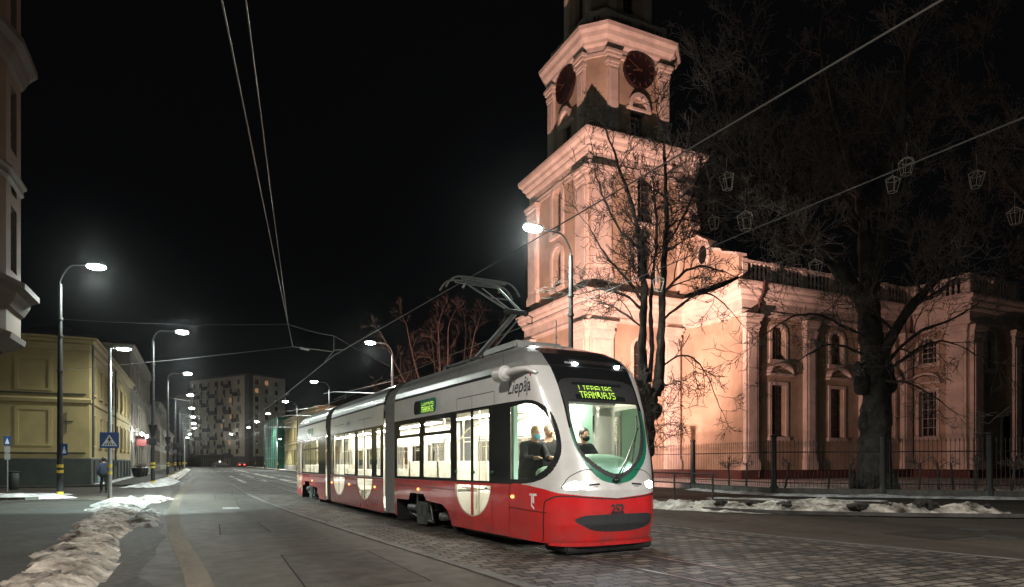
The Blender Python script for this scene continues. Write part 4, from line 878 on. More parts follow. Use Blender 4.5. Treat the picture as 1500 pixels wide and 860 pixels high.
for i, (x, y) in enumerate(RHs):
    o = pr if i == 0 else copy_tree(pr, KM); o.location = (x, y, .02); o['label'] = rlab[i]; o['group'] = 'street lamps of the right row'; LH.append((x-1.5, y, 9.65))
for i, (x, y) in enumerate(((-4,216),(7,212))):
    o = copy_tree(pl2, KM); o.location = (x, y, .02); o['label'] = ['street lamp standing left before the apartment block','street lamp standing in the middle before the apartment block'][i]; o['group'] = 'street lamps before the apartment block'; lamp_light('street_lamp_light', (x+2,y,9.3), 3000, (1,.93,.78), .2)
# the rows go on behind the photographer
for i, (x, y, k) in enumerate(((-5.0,1.5,1),(14.5,-8.5,-1))):
    o = copy_tree(pl if k == 1 else pr, KM); o.location = (x, y, .02); o['label'] = ['street lamp on the left pavement behind the photographer','street lamp on the right pavement behind the photographer'][i]; o['group'] = 'street lamps of the left row' if k == 1 else 'street lamps of the right row'; LH.append((x+(1.3 if k == 1 else -1.5), y, 9.6))
for i, (x, y, z) in enumerate(LH):
    far = y > 95
    if y > 190: continue
    behind = i >= len(LH)-2
    lamp_light('street_lamp_light', (x, y, z-.22), LPOW*(LBK[i-len(LH)+2] if behind else 1), ((1,.91,.80), (1,.92,.84))[i-len(LH)+2] if behind else (.90,1,.93), .15, spot=164, aim=(x, y, 0), blend=.55)
for (x, y, z) in ((10.75,20.9,10.0),(13.0,-8.5,9.9)): lamp_light('crown_fill_light', (x,y,z), 700, (.92,1,.94), .25)  # point lights added above two lamps to brighten the tree crowns
# crossing lamp with its sign: its beam falls on the zebra
M['sign'] = mat('blue sign face', (.02,.07,.22), .45); M['signwhite'] = mat('white sign face', (.75,.77,.78), .45)
def crossing_lamp(x, y, label, sign=True, group='crossing lamps', scale=1., power=5200):
    r = T('crossing_lamp', label, 'street lamp', (x, y, .0), group=group)
    P('pole', MB().tube([(x,y,0),(x,y,5.75)], [.075,.055], 12), M['galv'], r)
    for z in (.06, 1.05, 1.30): P('yellow_band', MB().tube([(x,y,z),(x,y,z+.12)], [.079,.078], 12), M['yellow'], r)
    M.setdefault('lens2', emis('crossing lamp lens', (.86,1,.96), 30)); h = P('lamp_head', MB().tube([(x,y,5.72),(x+.45,y-.05,5.82)], .03, 8).rbox(x+.15, x+.75, y-.15, y+.15, 5.78, 5.88, .03), M['galv'], r)
    P('lens', MB().ball((x+.45,y,5.76), (.26,.13,.07), 14), M['lens2'], h)
    if sign:
        f = P('sign', MB().rbox(x-.31,x+.31,y-.135,y-.105,2.02,2.61,.012), M['sign'], r)
        yy = y-.140; mb = MB(); s = .25; zc = 2.10
        mb.prism([(x-s,zc),(x+s,zc),(x,zc+.42)], yy, yy+.006); P('triangle', mb, M['signwhite'], f)
        mb = MB(); y2 = yy-.004
        for k in (-.16,-.08,0,.08,.16): mb.prism([(x+k*1.05-.022,zc+.02),(x+k*1.05+.022,zc+.02),(x+k*.72+.015,zc+.10),(x+k*.72-.015,zc+.10)], y2, y2+.005)
        mb.ball((x,y2,zc+.315), (.024,.004,.026), 10)
        mb.prism([(x-.03,zc+.285),(x+.03,zc+.285),(x+.026,zc+.18),(x-.026,zc+.18)], y2-.001, y2+.004)
        mb.prism([(x-.026,zc+.185),(x,zc+.185),(x-.05,zc+.075),(x-.08,zc+.075)], y2-.002, y2+.003); mb.prism([(x,zc+.185),(x+.026,zc+.185),(x+.08,zc+.075),(x+.05,zc+.075)], y2-.003, y2+.002)
        mb.prism([(x-.03,zc+.28),(x-.07,zc+.22),(x-.055,zc+.205),(x-.018,zc+.255)], y2-.0015, y2+.0035); mb.prism([(x+.03,zc+.28),(x+.07,zc+.22),(x+.055,zc+.205),(x+.018,zc+.255)], y2-.0025, y2+.0025)
        P('walker_symbol', mb, M['black'], f)
    return r
crossing_lamp(-3.0, 28.8, 'grey crossing lamp post with a blue pedestrian crossing sign')
lamp_light('crossing_lamp_light', (-2.45,28.9,5.72), CROSSP, (.78,1,.94), .12, spot=104, aim=(-2.2,28.5,0), blend=.16)
crossing_lamp(-2.2, 128, 'far crossing lamp on the left pavement', False); crossing_lamp(13.0, 128, 'far crossing lamp before the green netting', False)
lamp_light('crossing_lamp_light', (-1.6,128,5.5), 2500, (.86,1,.96), .12, spot=120, aim=(1,127,0)); lamp_light('crossing_lamp_light', (12.6,127.5,5.5), 3500, (.86,1,.96), .12, spot=140, aim=(11,128,0))
# small signs
M['signgrey'] = mat('greyed paper panel', (.30,.31,.30), .6)
def small_sign(name, label, x, y, z0, z1, w, hgt, hz, pole=True):
    r = T(name, label, 'sign', (x, y, .05))
    if pole: P('pole', MB().cyl(x, y, .0, z1, .03, .03, 8), M['galv'], r)
    f = P('plate', MB().rbox(x-w, x+w, y-.06, y-.035, hz, hz+hgt, .008), M['sign'], r)
    P('symbol', MB().prism([(x-w*.6,hz+hgt*.18),(x+w*.6,hz+hgt*.18),(x,hz+hgt*.82)], y-.066, y-.061), M['signwhite'], f); return r
small_sign('street_sign', 'small blue sign fixed to the near left lamp pole', -5.12, 33.36, 0, 0, .12, .5, 1.78, False)
a_ = px(11,720,33.9); r = small_sign('street_sign', 'slim post with a small blue plate and paper panels at the left edge', a_.x, a_.y, 0, 2.85, .15, .48, 2.35)
for z in (1.62, 1.98): P('panel', MB().rbox(a_.x-.12, a_.x+.12, a_.y-.05, a_.y-.03, z, z+.32, .006), M['signgrey'], r)
b_ = px(20,716,36); r = T('litter_bin', 'dark cylindrical litter bin by the green plinth', 'bin', (b_.x, b_.y, 0))
P('body', MB().lathe([(.20,0),(.24,.05),(.26,.9),(.24,.92)], 16, Matrix.Translation((b_.x,b_.y,.02))), M['pole'], r); P('rim', MB().lathe([(.27,.9),(.29,.92),(.29,.98),(.2,1.0)], 16, Matrix.Translation((b_.x,b_.y,.02))), M['iron'], r)
for i, (ua, ub, v, d) in enumerate(((-60,28,733.5,27.5),(-60,47,739.5,25.2))):
    a, b = px(ua, v, d), px(ub, v, d); dd = (b-a).normalized(); q = Vector((-dd.y, dd.x, 0))*.35; mb = MB()
    vs = [Vector((p.x, p.y, z))+s*q for z in (0, .15+.02*i) for p in (a, b) for s in (-1, 1)]; mb.add(vs, [(0,1,3,2),(4,6,7,5),(0,4,5,1),(2,3,7,6),(0,2,6,4),(1,5,7,3)])
    tag(one('stone_step', mb, M['stone']), ['upper dark stone step at the left edge','lower longer dark stone step at the left edge'][i], 'step', 'stone steps at the left edge')
# shop lights and planters by the terraced house
for i, (x, y) in enumerate(((-5.3,78.5),(-5.25,84.5))):
    r = T('wall_lamp', ['left one of two bright wall lamps over the shop door','right one of two bright wall lamps over the shop door'][i], 'wall lamp', (x, y, 4.4), group='wall lamps over the shop'); P('bracket', MB().tube([(-6.15,y,4.6),(x,y,4.55)], .03, 6), M['iron'], r); P('bulb', MB().ball((x,y,4.4), .16, 12), M['lens'], r)
    lamp_light('wall_lamp_light', (x+.1,y-.4,4.3), 220, (.95,.98,1), .1)
r = T('shop_sign', 'small red projecting sign beside the wall lamps', 'sign', (-5.6,80,3.6)); P('panel', MB().rbox(-5.9,-5.0,79.9,80.0,3.2,3.9,.02), mat('red sign', (.13,.010,.009), .5, emit=(1,.05,.03), estr=.02), r); P('bracket', MB().tube([(-6.19,79.95,3.95),(-5.0,79.95,3.95)], .02, 6), M['iron'], r)
for i, (x, y) in enumerate(((-5.2,71.5),(-5.1,73.4),(-5.0,75.6))):
    r = T('planter', ['nearest dark round planter by the ochre house front','middle dark planter by the ochre house front','farthest dark planter by the ochre house front'][i], 'planter', (x, y, .11), group='dark planters on the left pavement'); P('tub', MB().lathe([(.35,.1),(.5,.8),(.52,.95),(.4,.96)], 14, Matrix.Translation((x,y,0))), M['black'], r)
    mb = MB(); rr = random.Random(i)
    for k in range(60): a = rr.uniform(0,6.28); mb.tube([(x,y,.9),(x+.45*math.cos(a)*rr.random(),y+.45*math.sin(a)*rr.random(),1.2+.35*rr.random())], [.02,.006], 3)
    P('foliage', mb, M['twig'], r)
for i, p in enumerate((px(1427,773,14.6), px(1465,783,13.2))):
    tag(one('manhole_cover', MB().lathe([(.3,.004),(.3,.016),(.26,.019),(.01,.019)], 20, Matrix.Translation((p.x,p.y,0))), M['iron']), ['iron manhole cover in the right lane, the farther of two','iron manhole cover in the right lane, the nearer of two'][i], 'manhole', 'manhole covers in the right lane')
# ------------------------------------------------------------------ overhead wires
def wire(name, label, pts, r=.012, cat='wire', sag=0, group=None):
    P_ = [Vector(p) for p in pts]; out = []
    for a, b in zip(P_, P_[1:]):
        for k in range(8): t = k/8; q = a.lerp(b, t); q.z -= sag*4*t*(1-t); out.append(q)
    out.append(P_[-1]); return tag(one(name, MB().tube(out, r, 6), M['wire']), label, cat, group)
def at(u, v, z): d = 971*(z-1.5)/(677-v); return px(u, v, d)
wire('contact_wire', 'tram contact wire running over the tram and pantograph', [at(1640,-153,5.75), at(1380,0,5.72), at(1015,215,5.72), at(703,398,5.72), at(490,520,5.72), at(415,580,5.70), at(330,642,5.70)], .0115, group='contact wires')
wire('contact_wire', 'tram contact wire of the second track crossing in front of the big tree', [at(1720,78,5.7), at(1500,172,5.7), at(1100,337,5.7), at(770,477,5.7), at(560,560,5.68), at(430,613,5.68), at(345,648,5.68)], .0115, group='contact wires')
J1 = px(422,475,25); J2 = px(429,508,24.6)
wire('span_wire', 'upper long pull wire rising steeply from the wire junction', [J1, px(360,0,8.2), px(330,-230,5.2)], .011, group='pull wires over the road')
wire('span_wire', 'lower long pull wire rising steeply from the wire junction', [J1+Vector((0,0,-.03)), px(325,0,7.0), px(300,-180,4.6)], .011, group='pull wires over the road')
wire('span_wire', 'short drop wire between the two junction clamps', [J1, J2], .013, group='pull wires over the road')
wire('span_wire', 'upper cross wire from the near left lamp pole to the junction', [(-5.3,33.5,7.55), J1], .010, sag=.10, group='cross wires over the street')
wire('span_wire', 'lower cross wire from the near left lamp pole to the junction', [(-5.3,33.5,5.4), J2], .010, sag=.05, group='cross wires over the street')
wire('span_wire', 'thin cross wire from the upper junction to the right row', [J1, px(489,492,26), (12.2,45.7,8.2)], .008, sag=.05, group='cross wires over the street')
K1 = at(489,520,5.72)
wire('span_wire', 'pull off wire from the lower junction to the contact wire bracket', [J2, K1+Vector((0,0,.12))], .016, group='pull wires over the road')
br = T('wire_bracket', 'pale triangular pull off bracket clipped on the contact wire', 'bracket', K1)
P('strut', MB().tube([at(476,530,5.74), at(490,513,5.95), at(506,512,5.74)], .016, 6), M['wire'], br); P('insulator', MB().tube([at(441,510,5.9), at(452,513,5.88)], [.05,.035], 8), M['galv'], br); P('hanger', MB().tube([px(489,492,25.2), px(489,513,25)], .01, 4), M['wire'], br)
for k in range(5):
    y = 69.3+22*k
    wire('span_wire', ['cross wire from the third left lamp pole to the right row','cross wire from the fourth left lamp pole to the right row','cross wire from the fifth left lamp pole to the right row','cross wire from the sixth left lamp pole to the right row','farthest cross wire between the lamp rows'][k], [(-2.6,y,7.5), (4.8,y+1,6.7), (8.2,y+1.5,6.7), (12.3,y+2.4,7.6)], .010, sag=.06, group='cross wires over the street')
for k, y in enumerate((45.7,70.5,95.3)):
    r = T('cantilever_bracket', ['cantilever arm on the second right pole holding the wires','cantilever arm on the third right pole holding the wires','cantilever arm on the fourth right pole holding the wires'][k], 'bracket', (12.3,y,6.2), group='cantilever arms on the right poles')
    P('arm', MB().tube([(12.3,y,6.3),(8.3,y,6.25),(7.6,y,6.1)], .03, 6), M['galv'], r); P('stay', MB().tube([(12.3,y,7.2),(9.2,y,6.32)], .012, 5), M['wire'], r); P('registration_arm', MB().tube([(9.4,y,6.27),(8.3,y,5.72)], .018, 5), M['galv'], r)
# ------------------------------------------------------------------ the tram
W=1.13
ZT=[.05,.12,.25,.5,.75,1.05,1.2,1.6,2.0,2.4,2.74,3.1,3.35,3.5,3.6,3.66,3.70]
TT=[.30,.33,.40,.47,.49,.47,.43,.36,.24,.09,-.08,-.30,-.52,-.78,-1.1,-1.5,-2.1]
ZW=[0,.2,.5,2.7,3.1,3.25,3.4,3.5,3.58,3.64,3.68,3.70]
WW=[1.09,1.11,W,W,1.12,1.08,1.0,.9,.78,.66,.52,.40]
def plan(a,z,L,flip=1.0):
    """a: |a|<=1 round the nose (0 = tip), beyond 1 metres back along the side; near side a>0"""
    t=np.interp(z,ZT,TT); w=np.interp(z,ZW,WW)
    n0=np.minimum(-.6,t-.4); p=np.interp(z,[.2,1.0,2.2,3.3,3.7],[3.3,3.4,3.9,4.0,3.0])
    b=np.abs(a); g=np.clip(b,0,1)*np.pi/2
    q=w*np.sin(g)**(2/p); n=n0+(t-n0)*np.maximum(np.cos(g),0)**(2/p)
    n=np.where(b>1,n0-(b-1)*(L+n0)/(L-.6),n)
    return n,-np.sign(a)*q
_a=np.linspace(0,1,400); _n,_q=plan(_a,np.full(400,1.5),7.15)
_s=np.concatenate([[0],np.cumsum(np.hypot(np.diff(_n),np.diff(_q)))]); U0=float(_s[-1])
def u2a(u):
    b=np.abs(u); return np.sign(u)*np.where(b<U0,np.interp(b,_s,_a),1+b-U0)

TRAM = T('tram', 'white and red three section articulated tram with lit interior stopped on the cobbled street', 'tram', (6.1006,9.4482,0), R(-86.226)); TRAM.rotation_euler[1] = -.005
BACKC = (.62,.60,.50)
M['silver'] = mat('silver white tram paint', (.66,.67,.67), .28, metal=.10, coat=.5, fine=.03, var=.05, vscale=2, back=BACKC)
M['fairing'] = mat('grey roof fairing paint', (.34,.35,.345), .30, metal=.35, coat=.3, var=.08, vscale=1.5, back=(.1,.1,.1))
M['red'] = mat('red tram paint', (.54,.020,.022), .25, coat=.6, var=.10, vscale=2.5, back=BACKC)
M['band'] = mat('black window band', (.017,.020,.021), .12, back=(.30,.30,.27)); M['mask'] = mat('black gloss mask', (.010,.011,.012), .12, coat=.3, back=(.25,.26,.23))
M['tgreen'] = mat('green windscreen surround', (.005,.17,.095), .3, coat=.4); M['pad'] = mat('black rubber pad', (.022,.023,.025), .6, var=.15, vscale=20)
M['slot'] = mat('dark roof slot', (.006,.006,.007), .8); M['tglass'] = glass('tram window glass', (.94,.95,.93), 1.35); M['wglass'] = glass('windscreen glass', (.88,.95,.90), 1.38)
M['cream'] = mat('cream interior lining', (.74,.71,.62), .55); M['mint'] = mat('mint green moulding', (.40,.66,.50), .45); M['seatf'] = mat('pale seat upholstery', (.62,.62,.52), .7, var=.15, vscale=9)
M['floor'] = mat('tram floor', (.42,.41,.37), .6); M['rail2'] = mat('yellowish handrail', (.62,.58,.44), .35); M['bogie'] = mat('bogie steel', (.018,.019,.019), .5, metal=.4, var=.4, vscale=7); M['motor'] = mat('grey motor casing', (.075,.08,.08), .5, metal=.3, var=.3, vscale=8)
M['bellows'] = mat('grey bellows rubber', (.17,.18,.175), .65, var=.1, vscale=6); M['tlight'] = emis('tram ceiling light', (1,.94,.84), 62); M['orange'] = emis('orange marker lamp', (1,.26,.06), 7); M['headl'] = emis('headlamp', (.93,.96,1), 220)
M['led'] = emis('yellow green dot lettering', (.60,.95,.10), 1.5); M['ledbox'] = mat('green lit display', (.01,.05,.04), .2, emit=(.03,.35,.22), estr=.10); M['ink'] = mat('dark lettering', (.02,.02,.024), .4); M['rim'] = mat('pale door rim', (.55,.52,.42), .4); M['seam'] = mat('dark seam', (.012,.010,.010), .7)
M['redlip'] = mat('red lip paint', (.30,.014,.015), .35, var=.2, vscale=9)
def grime(m, z0, z1, col, amt):
    nt = m.node_tree; N = nt.nodes; L = nt.links; b = N['Principled BSDF']; old = b.inputs['Base Color'].links[0].from_socket
    g = N.new('ShaderNodeNewGeometry'); s = N.new('ShaderNodeSeparateXYZ'); L.new(g.outputs['Position'], s.inputs[0]); mr = N.new('ShaderNodeMapRange'); mr.inputs['From Min'].default_value = z1; mr.inputs['From Max'].default_value = z0; mr.inputs['To Max'].default_value = amt; L.new(s.outputs['Z'], mr.inputs['Value'])
    n = N.new('ShaderNodeTexNoise'); n.inputs['Scale'].default_value = 3.5; n.inputs['Detail'].default_value = 8; L.new(g.outputs['Position'], n.inputs['Vector']); k = N.new('ShaderNodeMath'); k.operation = 'MULTIPLY'; L.new(mr.outputs[0], k.inputs[0]); n2 = N.new('ShaderNodeMapRange'); n2.inputs['From Min'].default_value = .3; n2.inputs['From Max'].default_value = .65; L.new(n.outputs['Fac'], n2.inputs['Value']); L.new(n2.outputs[0], k.inputs[1])
    x = N.new('ShaderNodeMix'); x.data_type = 'RGBA'; L.new(k.outputs[0], x.inputs['Factor']); L.new(old, x.inputs['A']); x.inputs['B'].default_value = (*col, 1); L.new(x.outputs['Result'], b.inputs['Base Color'])
grime(M['red'], .15, .85, (.10,.075,.065), .5); grime(M['silver'], 1.0, 3.3, (.30,.28,.25), .35)
def in_poly(X, Y, poly):
    c = np.zeros(X.shape, bool); n = len(poly)
    for i in range(n):
        (x0, y0), (x1, y1) = poly[i], poly[(i+1) % n]
        if y0 == y1: continue
        k = ((y0 > Y) != (y1 > Y)) & (X < (x1-x0)*(Y-y0)/(y1-y0)+x0); c ^= k
    return c
def rr(x0, x1, z0, z1, r=.06, k=4):
    out = []
    for cx, cz, a in ((x1-r,z1-r,0),(x0+r,z1-r,90),(x0+r,z0+r,180),(x1-r,z0+r,270)):
        for i in range(k+1): w = R(a+90*i/k); out.append((cx+r*math.cos(w), cz+r*math.sin(w)))
    return out
def cr2(pts, k=5):
    out = []; n = len(pts)
    for i in range(n):
        p = [Vector(pts[(i+j-1) % n]) for j in range(4)]
        for q in range(k):
            t = q/k; v = .5*((2*p[1])+(p[2]-p[0])*t+(2*p[0]-5*p[1]+4*p[2]-p[3])*t*t+(3*p[1]-p[0]-3*p[2]+p[3])*t**3); out.append((v.x, v.y))
    return out
def panelize(U, Z, regions, f3):
    """grid in (u, z), cut along region outlines by snapping; returns {label: MB}"""
    UU, ZZ = np.meshgrid(U, Z); cu = (UU[:-1,:-1]+UU[1:,1:])/2; cz = (ZZ[:-1,:-1]+ZZ[1:,1:])/2
    lab = np.zeros(cu.shape, int); names = ['body_shell']
    du = np.gradient(U)[None,:].repeat(len(Z), 0); dz = np.gradient(Z)[:,None].repeat(len(U), 1); SU, SZ = UU.copy(), ZZ.copy()
    for nm, poly in regions:
        if nm not in names: names.append(nm)
        lab[in_poly(cu, cz, poly)] = names.index(nm)
        bu = [p[0] for p in poly]; bz = [p[1] for p in poly]
        sel = np.argwhere((UU > min(bu)-.1) & (UU < max(bu)+.1) & (ZZ > min(bz)-.1) & (ZZ < max(bz)+.1))
        if not len(sel): continue
        I, J = sel[:,0], sel[:,1]; x, y = UU[I,J]/du[I,J], ZZ[I,J]/dz[I,J]; best = np.full(len(I), 9.); nx, ny = x.copy(), y.copy()
        n = len(poly)
        for i in range(n):
            a, b = poly[i], poly[(i+1) % n]
            ax, ay, bx, by = a[0]/du[I,J], a[1]/dz[I,J], b[0]/du[I,J], b[1]/dz[I,J]; vx, vy = bx-ax, by-ay
            t = np.clip(((x-ax)*vx+(y-ay)*vy)/np.maximum(vx*vx+vy*vy, 1e-9), 0, 1); qx, qy = ax+t*vx, ay+t*vy; e = np.hypot(qx-x, qy-y)
            m = e < best; best[m] = e[m]; nx[m] = qx[m]; ny[m] = qy[m]
        m = best < .52; SU[I[m],J[m]] = nx[m]*du[I[m],J[m]]; SZ[I[m],J[m]] = ny[m]*dz[I[m],J[m]]
    X, Y, ZO = f3(SU, SZ); V = np.stack([X, Y, ZO], -1).reshape(-1, 3); nu = len(U); out = {}
    for k, nm in enumerate(names):
        ij = np.argwhere(lab == k)
        if nm == 'opening' or not len(ij): continue
        b = ij[:,0]*nu+ij[:,1]; F = np.stack([b, b+nu, b+nu+1, b+1], 1); ids, inv = np.unique(F, return_inverse=True); F = inv.reshape(-1, 4)
        out[nm] = MB().add(V[ids].tolist(), F.tolist(), True)
    return out
PARTM = {'body_shell':'silver','roof_fairing':'fairing','skirt':'red','window_band':'band','window':'tglass','windscreen_mask':'mask','windscreen_surround':'tgreen','windscreen':'wglass','bumper_pad':'pad','roof_slot':'slot','gasket':'pad','headlight':'headl'}
us = lambda s: U0+s-.6
def us_poly(poly): return [(us(s), z) for s, z in poly]
def mir(poly): return [(-u, z) for u, z in poly]
def door_glass(c, hw, post=.065, top=2.52):
    o = [[(c+post,1.16),(c+hw-.07,1.16),(c+hw-.07,top),(c+post,top)], [(c-hw+.07,1.16),(c-post,1.16),(c-post,top),(c-hw+.07,top)]]
    for sg in (1, -1):
        q = [(c+sg*post,1.07)]+[(c+sg*hw*.98*math.cos(a), 1.07-.58*math.sin(a)) for a in np.linspace(0, math.acos(post/hw), 14)]
        o.append(q)
    return o
# --- front section
HALF = [(0,1.14),(.30,1.215),(.52,1.42),(.655,1.68),(.715,1.95),(.725,2.3),(.725,2.6),(.735,2.9),(.78,3.17),(.93,3.42),(1.36,3.60),(1.66,3.68),(1.72,3.72)]
HALFR = [(-.34,1.20),(-.60,1.41),(-.78,1.66),(-.87,1.95),(-.89,2.3),(-.89,2.6),(-.90,2.9),(-.93,3.17),(-1.0,3.42),(-1.36,3.60),(-1.66,3.68),(-1.72,3.72)]
def smooth_open(p, k=4): return [tuple(v) for v in smooth_path(p, k)]
MASK = smooth_open(HALF)+smooth_open([HALF[0]]+HALFR)[1:][::-1]
GREEN = [p for p in smooth_open(HALF) if p[1] < 2.12]+[(.60,2.12),(-.70,2.40)]+[p for p in smooth_open([HALF[0]]+HALFR)[1:] if p[1] < 2.45][::-1]
GASK = cr2([(.69,2.1),(.675,1.9),(.60,1.60),(.34,1.365),(.03,1.225),(-.25,1.275),(-.55,1.50),(-.72,1.74),(-.79,2.0),(-.82,2.5),(-.78,2.86),(0,2.92),(.66,2.86),(.69,2.5)], 4)
WS = smooth_open([(.615,2.49),(.645,2.23),(.645,1.95),(.57,1.66),(.32,1.445),(.02,1.315),(-.26,1.36),(-.52,1.58),(-.66,1.86),(-.74,2.2),(-.76,2.49)])
DOUT = [(us(7.2),1.135),(us(7.2),2.56),(2.36,2.555)]+smooth_open([(1.96,2.55),(1.41,2.52),(1.09,2.41),(.94,2.2),(.90,1.83),(.97,1.55),(1.18,1.29),(1.50,1.175),(1.9,1.137)])
DGL = [(2.27,1.21),(2.27,2.46)]+smooth_open([(1.75,2.49),(1.36,2.44),(1.10,2.28),(1.01,2.05),(.98,1.84),(1.05,1.60),(1.22,1.40),(1.50,1.265),(1.85,1.215)])
REDL = [(us(7.2),1.12),(1.75,1.125),(1.53,1.10),(1.29,1.07),(1.05,1.01),(.62,.96),(0,.915)]
REDP = [(us(7.2),0)]+REDL+mir(REDL)[::-1][1:]+[(-us(7.2),0)]
OPEN1 = us_poly([(7.0,-.1),(7.0,.58),(6.95,.62),(6.12,.63),(6.02,.80),(5.15,.80),(5.0,.66),(4.1,.62),(3.78,.5),(3.62,.25),(3.6,-.1)])
near = [('window_band', DOUT), ('window', DGL)]
for s0, s1 in ((5.40,6.97),(3.62,5.14)): near.append(('window', us_poly(rr(s0, s1, 1.19, 2.12, .05))))
for s0, s1 in ((5.38,6.74),(3.62,5.06)): near.append(('window', us_poly(rr(s0, s1, 2.19, 2.45, .07))))
for q in door_glass(2.475+.12, .79): near.append(('window', us_poly(q)))
near += [('roof_slot', us_poly([(7.2,3.065),(7.2,3.125),(1.2,3.125),(.9,3.09),(1.2,3.065)])), ('opening', OPEN1)]
HL = cr2([(.95,1.09),(.86,1.17),(.74,1.19),(.63,1.15),(.66,1.09),(.82,1.06)], 4); HLR = cr2([(-.96,1.10),(-.90,1.17),(-.78,1.185),(-.66,1.15),(-.70,1.09),(-.84,1.065)], 4)
PADP = cr2([(.80,.575),(.66,.645),(.3,.66),(-.3,.66),(-.70,.65),(-.84,.60),(-.80,.47),(-.5,.39),(0,.37),(.45,.40),(.68,.49)], 4)
reg = [('roof_fairing', [(-20,3.12),(20,3.12),(20,4),(-20,4)]), ('skirt', REDP)]+near+[(n, mir(p)) for n, p in near]+[('windscreen_mask', MASK), ('windscreen_surround', GREEN), ('gasket', GASK), ('windscreen', WS), ('bumper_pad', PADP), ('headlight', HL), ('headlight', HLR)]
Lb = 7.15
def f1(u, z): n, y = plan(u2a(u), z, Lb); return n, y, z
ZB = lambda st: np.concatenate([np.arange(.20, 3.08, st), np.arange(3.08, 3.72, min(st, .035)), [3.72]])
Uf = np.concatenate([np.arange(-us(7.15), -1.5, .07), np.arange(-1.5, us(7.15)+.001, .0155)])
def islands(mb):
    par = list(range(len(mb.v)))
    def fd(i):
        while par[i] != i: par[i] = par[par[i]]; i = par[i]
        return i
    for f in mb.f:
        for i in f[1:]: par[fd(i)] = fd(f[0])
    g = {}
    for f in mb.f: g.setdefault(fd(f[0]), []).append(f)
    out = []
    for fs in g.values():
        ids = sorted({i for f in fs for i in f}); mp = {i: k for k, i in enumerate(ids)}; out.append(MB().add([mb.v[i] for i in ids], [tuple(mp[i] for i in f) for f in fs], True))
    return out
def emit_parts(d, parent=TRAM, windows='window'):
    for nm, mb in d.items():
        for k, q in enumerate(islands(mb) if nm in ('window','headlight') else [mb]): P(nm, q, M[PARTM[nm]], parent, True)
def fz(f):
    def g(u, z): return f(u, np.minimum(z, 3.70))
    return g
emit_parts(panelize(Uf, ZB(.0155), reg, fz(f1)))
def onsurf(u, z, off=.004, f=f1):
    e = 1e-3; a = [np.array([float(q) for q in f(np.array(u+x), np.array(z+y))]) for x, y in ((0,0),(e,0),(0,e))]
    n = np.cross(a[1]-a[0], a[2]-a[0]); n /= np.linalg.norm(n)+1e-12
    return Vector(a[0]+n*off*NSIGN)
NSIGN = 1
_c = onsurf(0, 1.5, .1); NSIGN = 1 if _c.x > float(f1(np.array(0.), np.array(1.5))[0]) else -1
def ribbon(mb, path, w, off=.003, f=f1, closed=False):
    pts = path+[path[0]] if closed else path; q = []
    for a, b in zip(pts, pts[1:]):
        L = math.hypot(b[0]-a[0], b[1]-a[1]); k = max(1, int(L/.08))
        for i in range(k): q.append((a[0]+(b[0]-a[0])*i/k, a[1]+(b[1]-a[1])*i/k))
    q.append(pts[-1]); vs = []
    for i, p in enumerate(q):
        a, b = q[max(i-1, 0)], q[min(i+1, len(q)-1)]; dx, dz = b[0]-a[0], b[1]-a[1]; L = math.hypot(dx, dz) or 1
        for sg in (-.5, .5): vs.append(onsurf(p[0]-dz/L*w*sg, p[1]+dx/L*w*sg, off, f))
    return mb.add(vs, [(2*i, 2*i+1, 2*i+3, 2*i+2) for i in range(len(q)-1)])
S = lambda *a: [(us(s), z) for s, z in a]
mb = MB()
for p in (S((3.36,.25),(3.36,2.56)), S((1.75,.25),(1.75,2.56)), S((2.595,.25),(2.595,2.8)), S((3.30,2.57),(3.30,2.8),(1.66,2.8),(1.66,2.57)), S((1.10,.24),(1.10,1.12)), S((1.10,.72),(.0,.69)), S((6.98,.98),(3.5,.95)), S((6.98,.95),(6.98,.62)), S((3.5,.95),(3.5,.3)), S((7.1,1.13),(1.0,1.13))): ribbon(mb, p, .013)
ribbon(mb, S((5.25,2.6),(5.25,1.14)), .02)
sm = smooth_open
for q in (1, -1):
    ribbon(mb, sm([(q*1.28,.22),(q*1.28,.80),(q*1.20,.90),(q*1.05,.955),(q*.82,.955),(q*.4,.92),(0,.90)]), .022)
    ribbon(mb, sm([(q*.99,1.08),(q*.86,1.25),(q*.68,1.345),(q*.53,1.38),(q*.42,1.37)]), .012)
    ribbon(mb, [(q*.56,1.13),(q*.34,1.145)], .03); ribbon(mb, [(q*.5,1.10),(q*.38,1.105)], .012)
ribbon(mb, sm([(us(1.0),3.10),(1.55,3.115),(1.25,3.07),(1.08,2.97)]), .02); ribbon(mb, [(.62,2.52),(-.76,2.52)], .03); ribbon(mb, [(.58,2.86),(-.72,2.86)], .012); ribbon(mb, [(-.27,.655),(-.27,.39)], .008); ribbon(mb, [(.25,.655),(.25,.38)], .008)
ribbon(mb, [(us(3.2),3.13),(us(3.2),3.69)], .016); ribbon(mb, [(us(1.2),3.13),(us(1.2),3.69)], .016); ribbon(mb, [(.30,3.24),(-.55,3.24)], .07); ribbon(mb, [(.75,3.13),(-.93,3.13)], .012)
P('panel_seams', mb, M['seam'], TRAM, True)
def half_rim(mb, c, hw, f=f1, S=us):
    pth = [(S(c+hw*math.cos(a)), 1.075-.60*math.sin(a)) for a in np.linspace(0, math.pi, 30)]; return ribbon(mb, pth, .022, .005, f)
P('door_rim', half_rim(MB(), 2.595, .785), M['rim'], TRAM, True)
M['btn'] = mat('green door button', (.01,.09,.05), .4)
for s in (3.33, 2.50, 1.72): P('door_button', MB().ball(onsurf(us(s), 1.32, .01), .035, 8), M['btn'], TRAM, True)
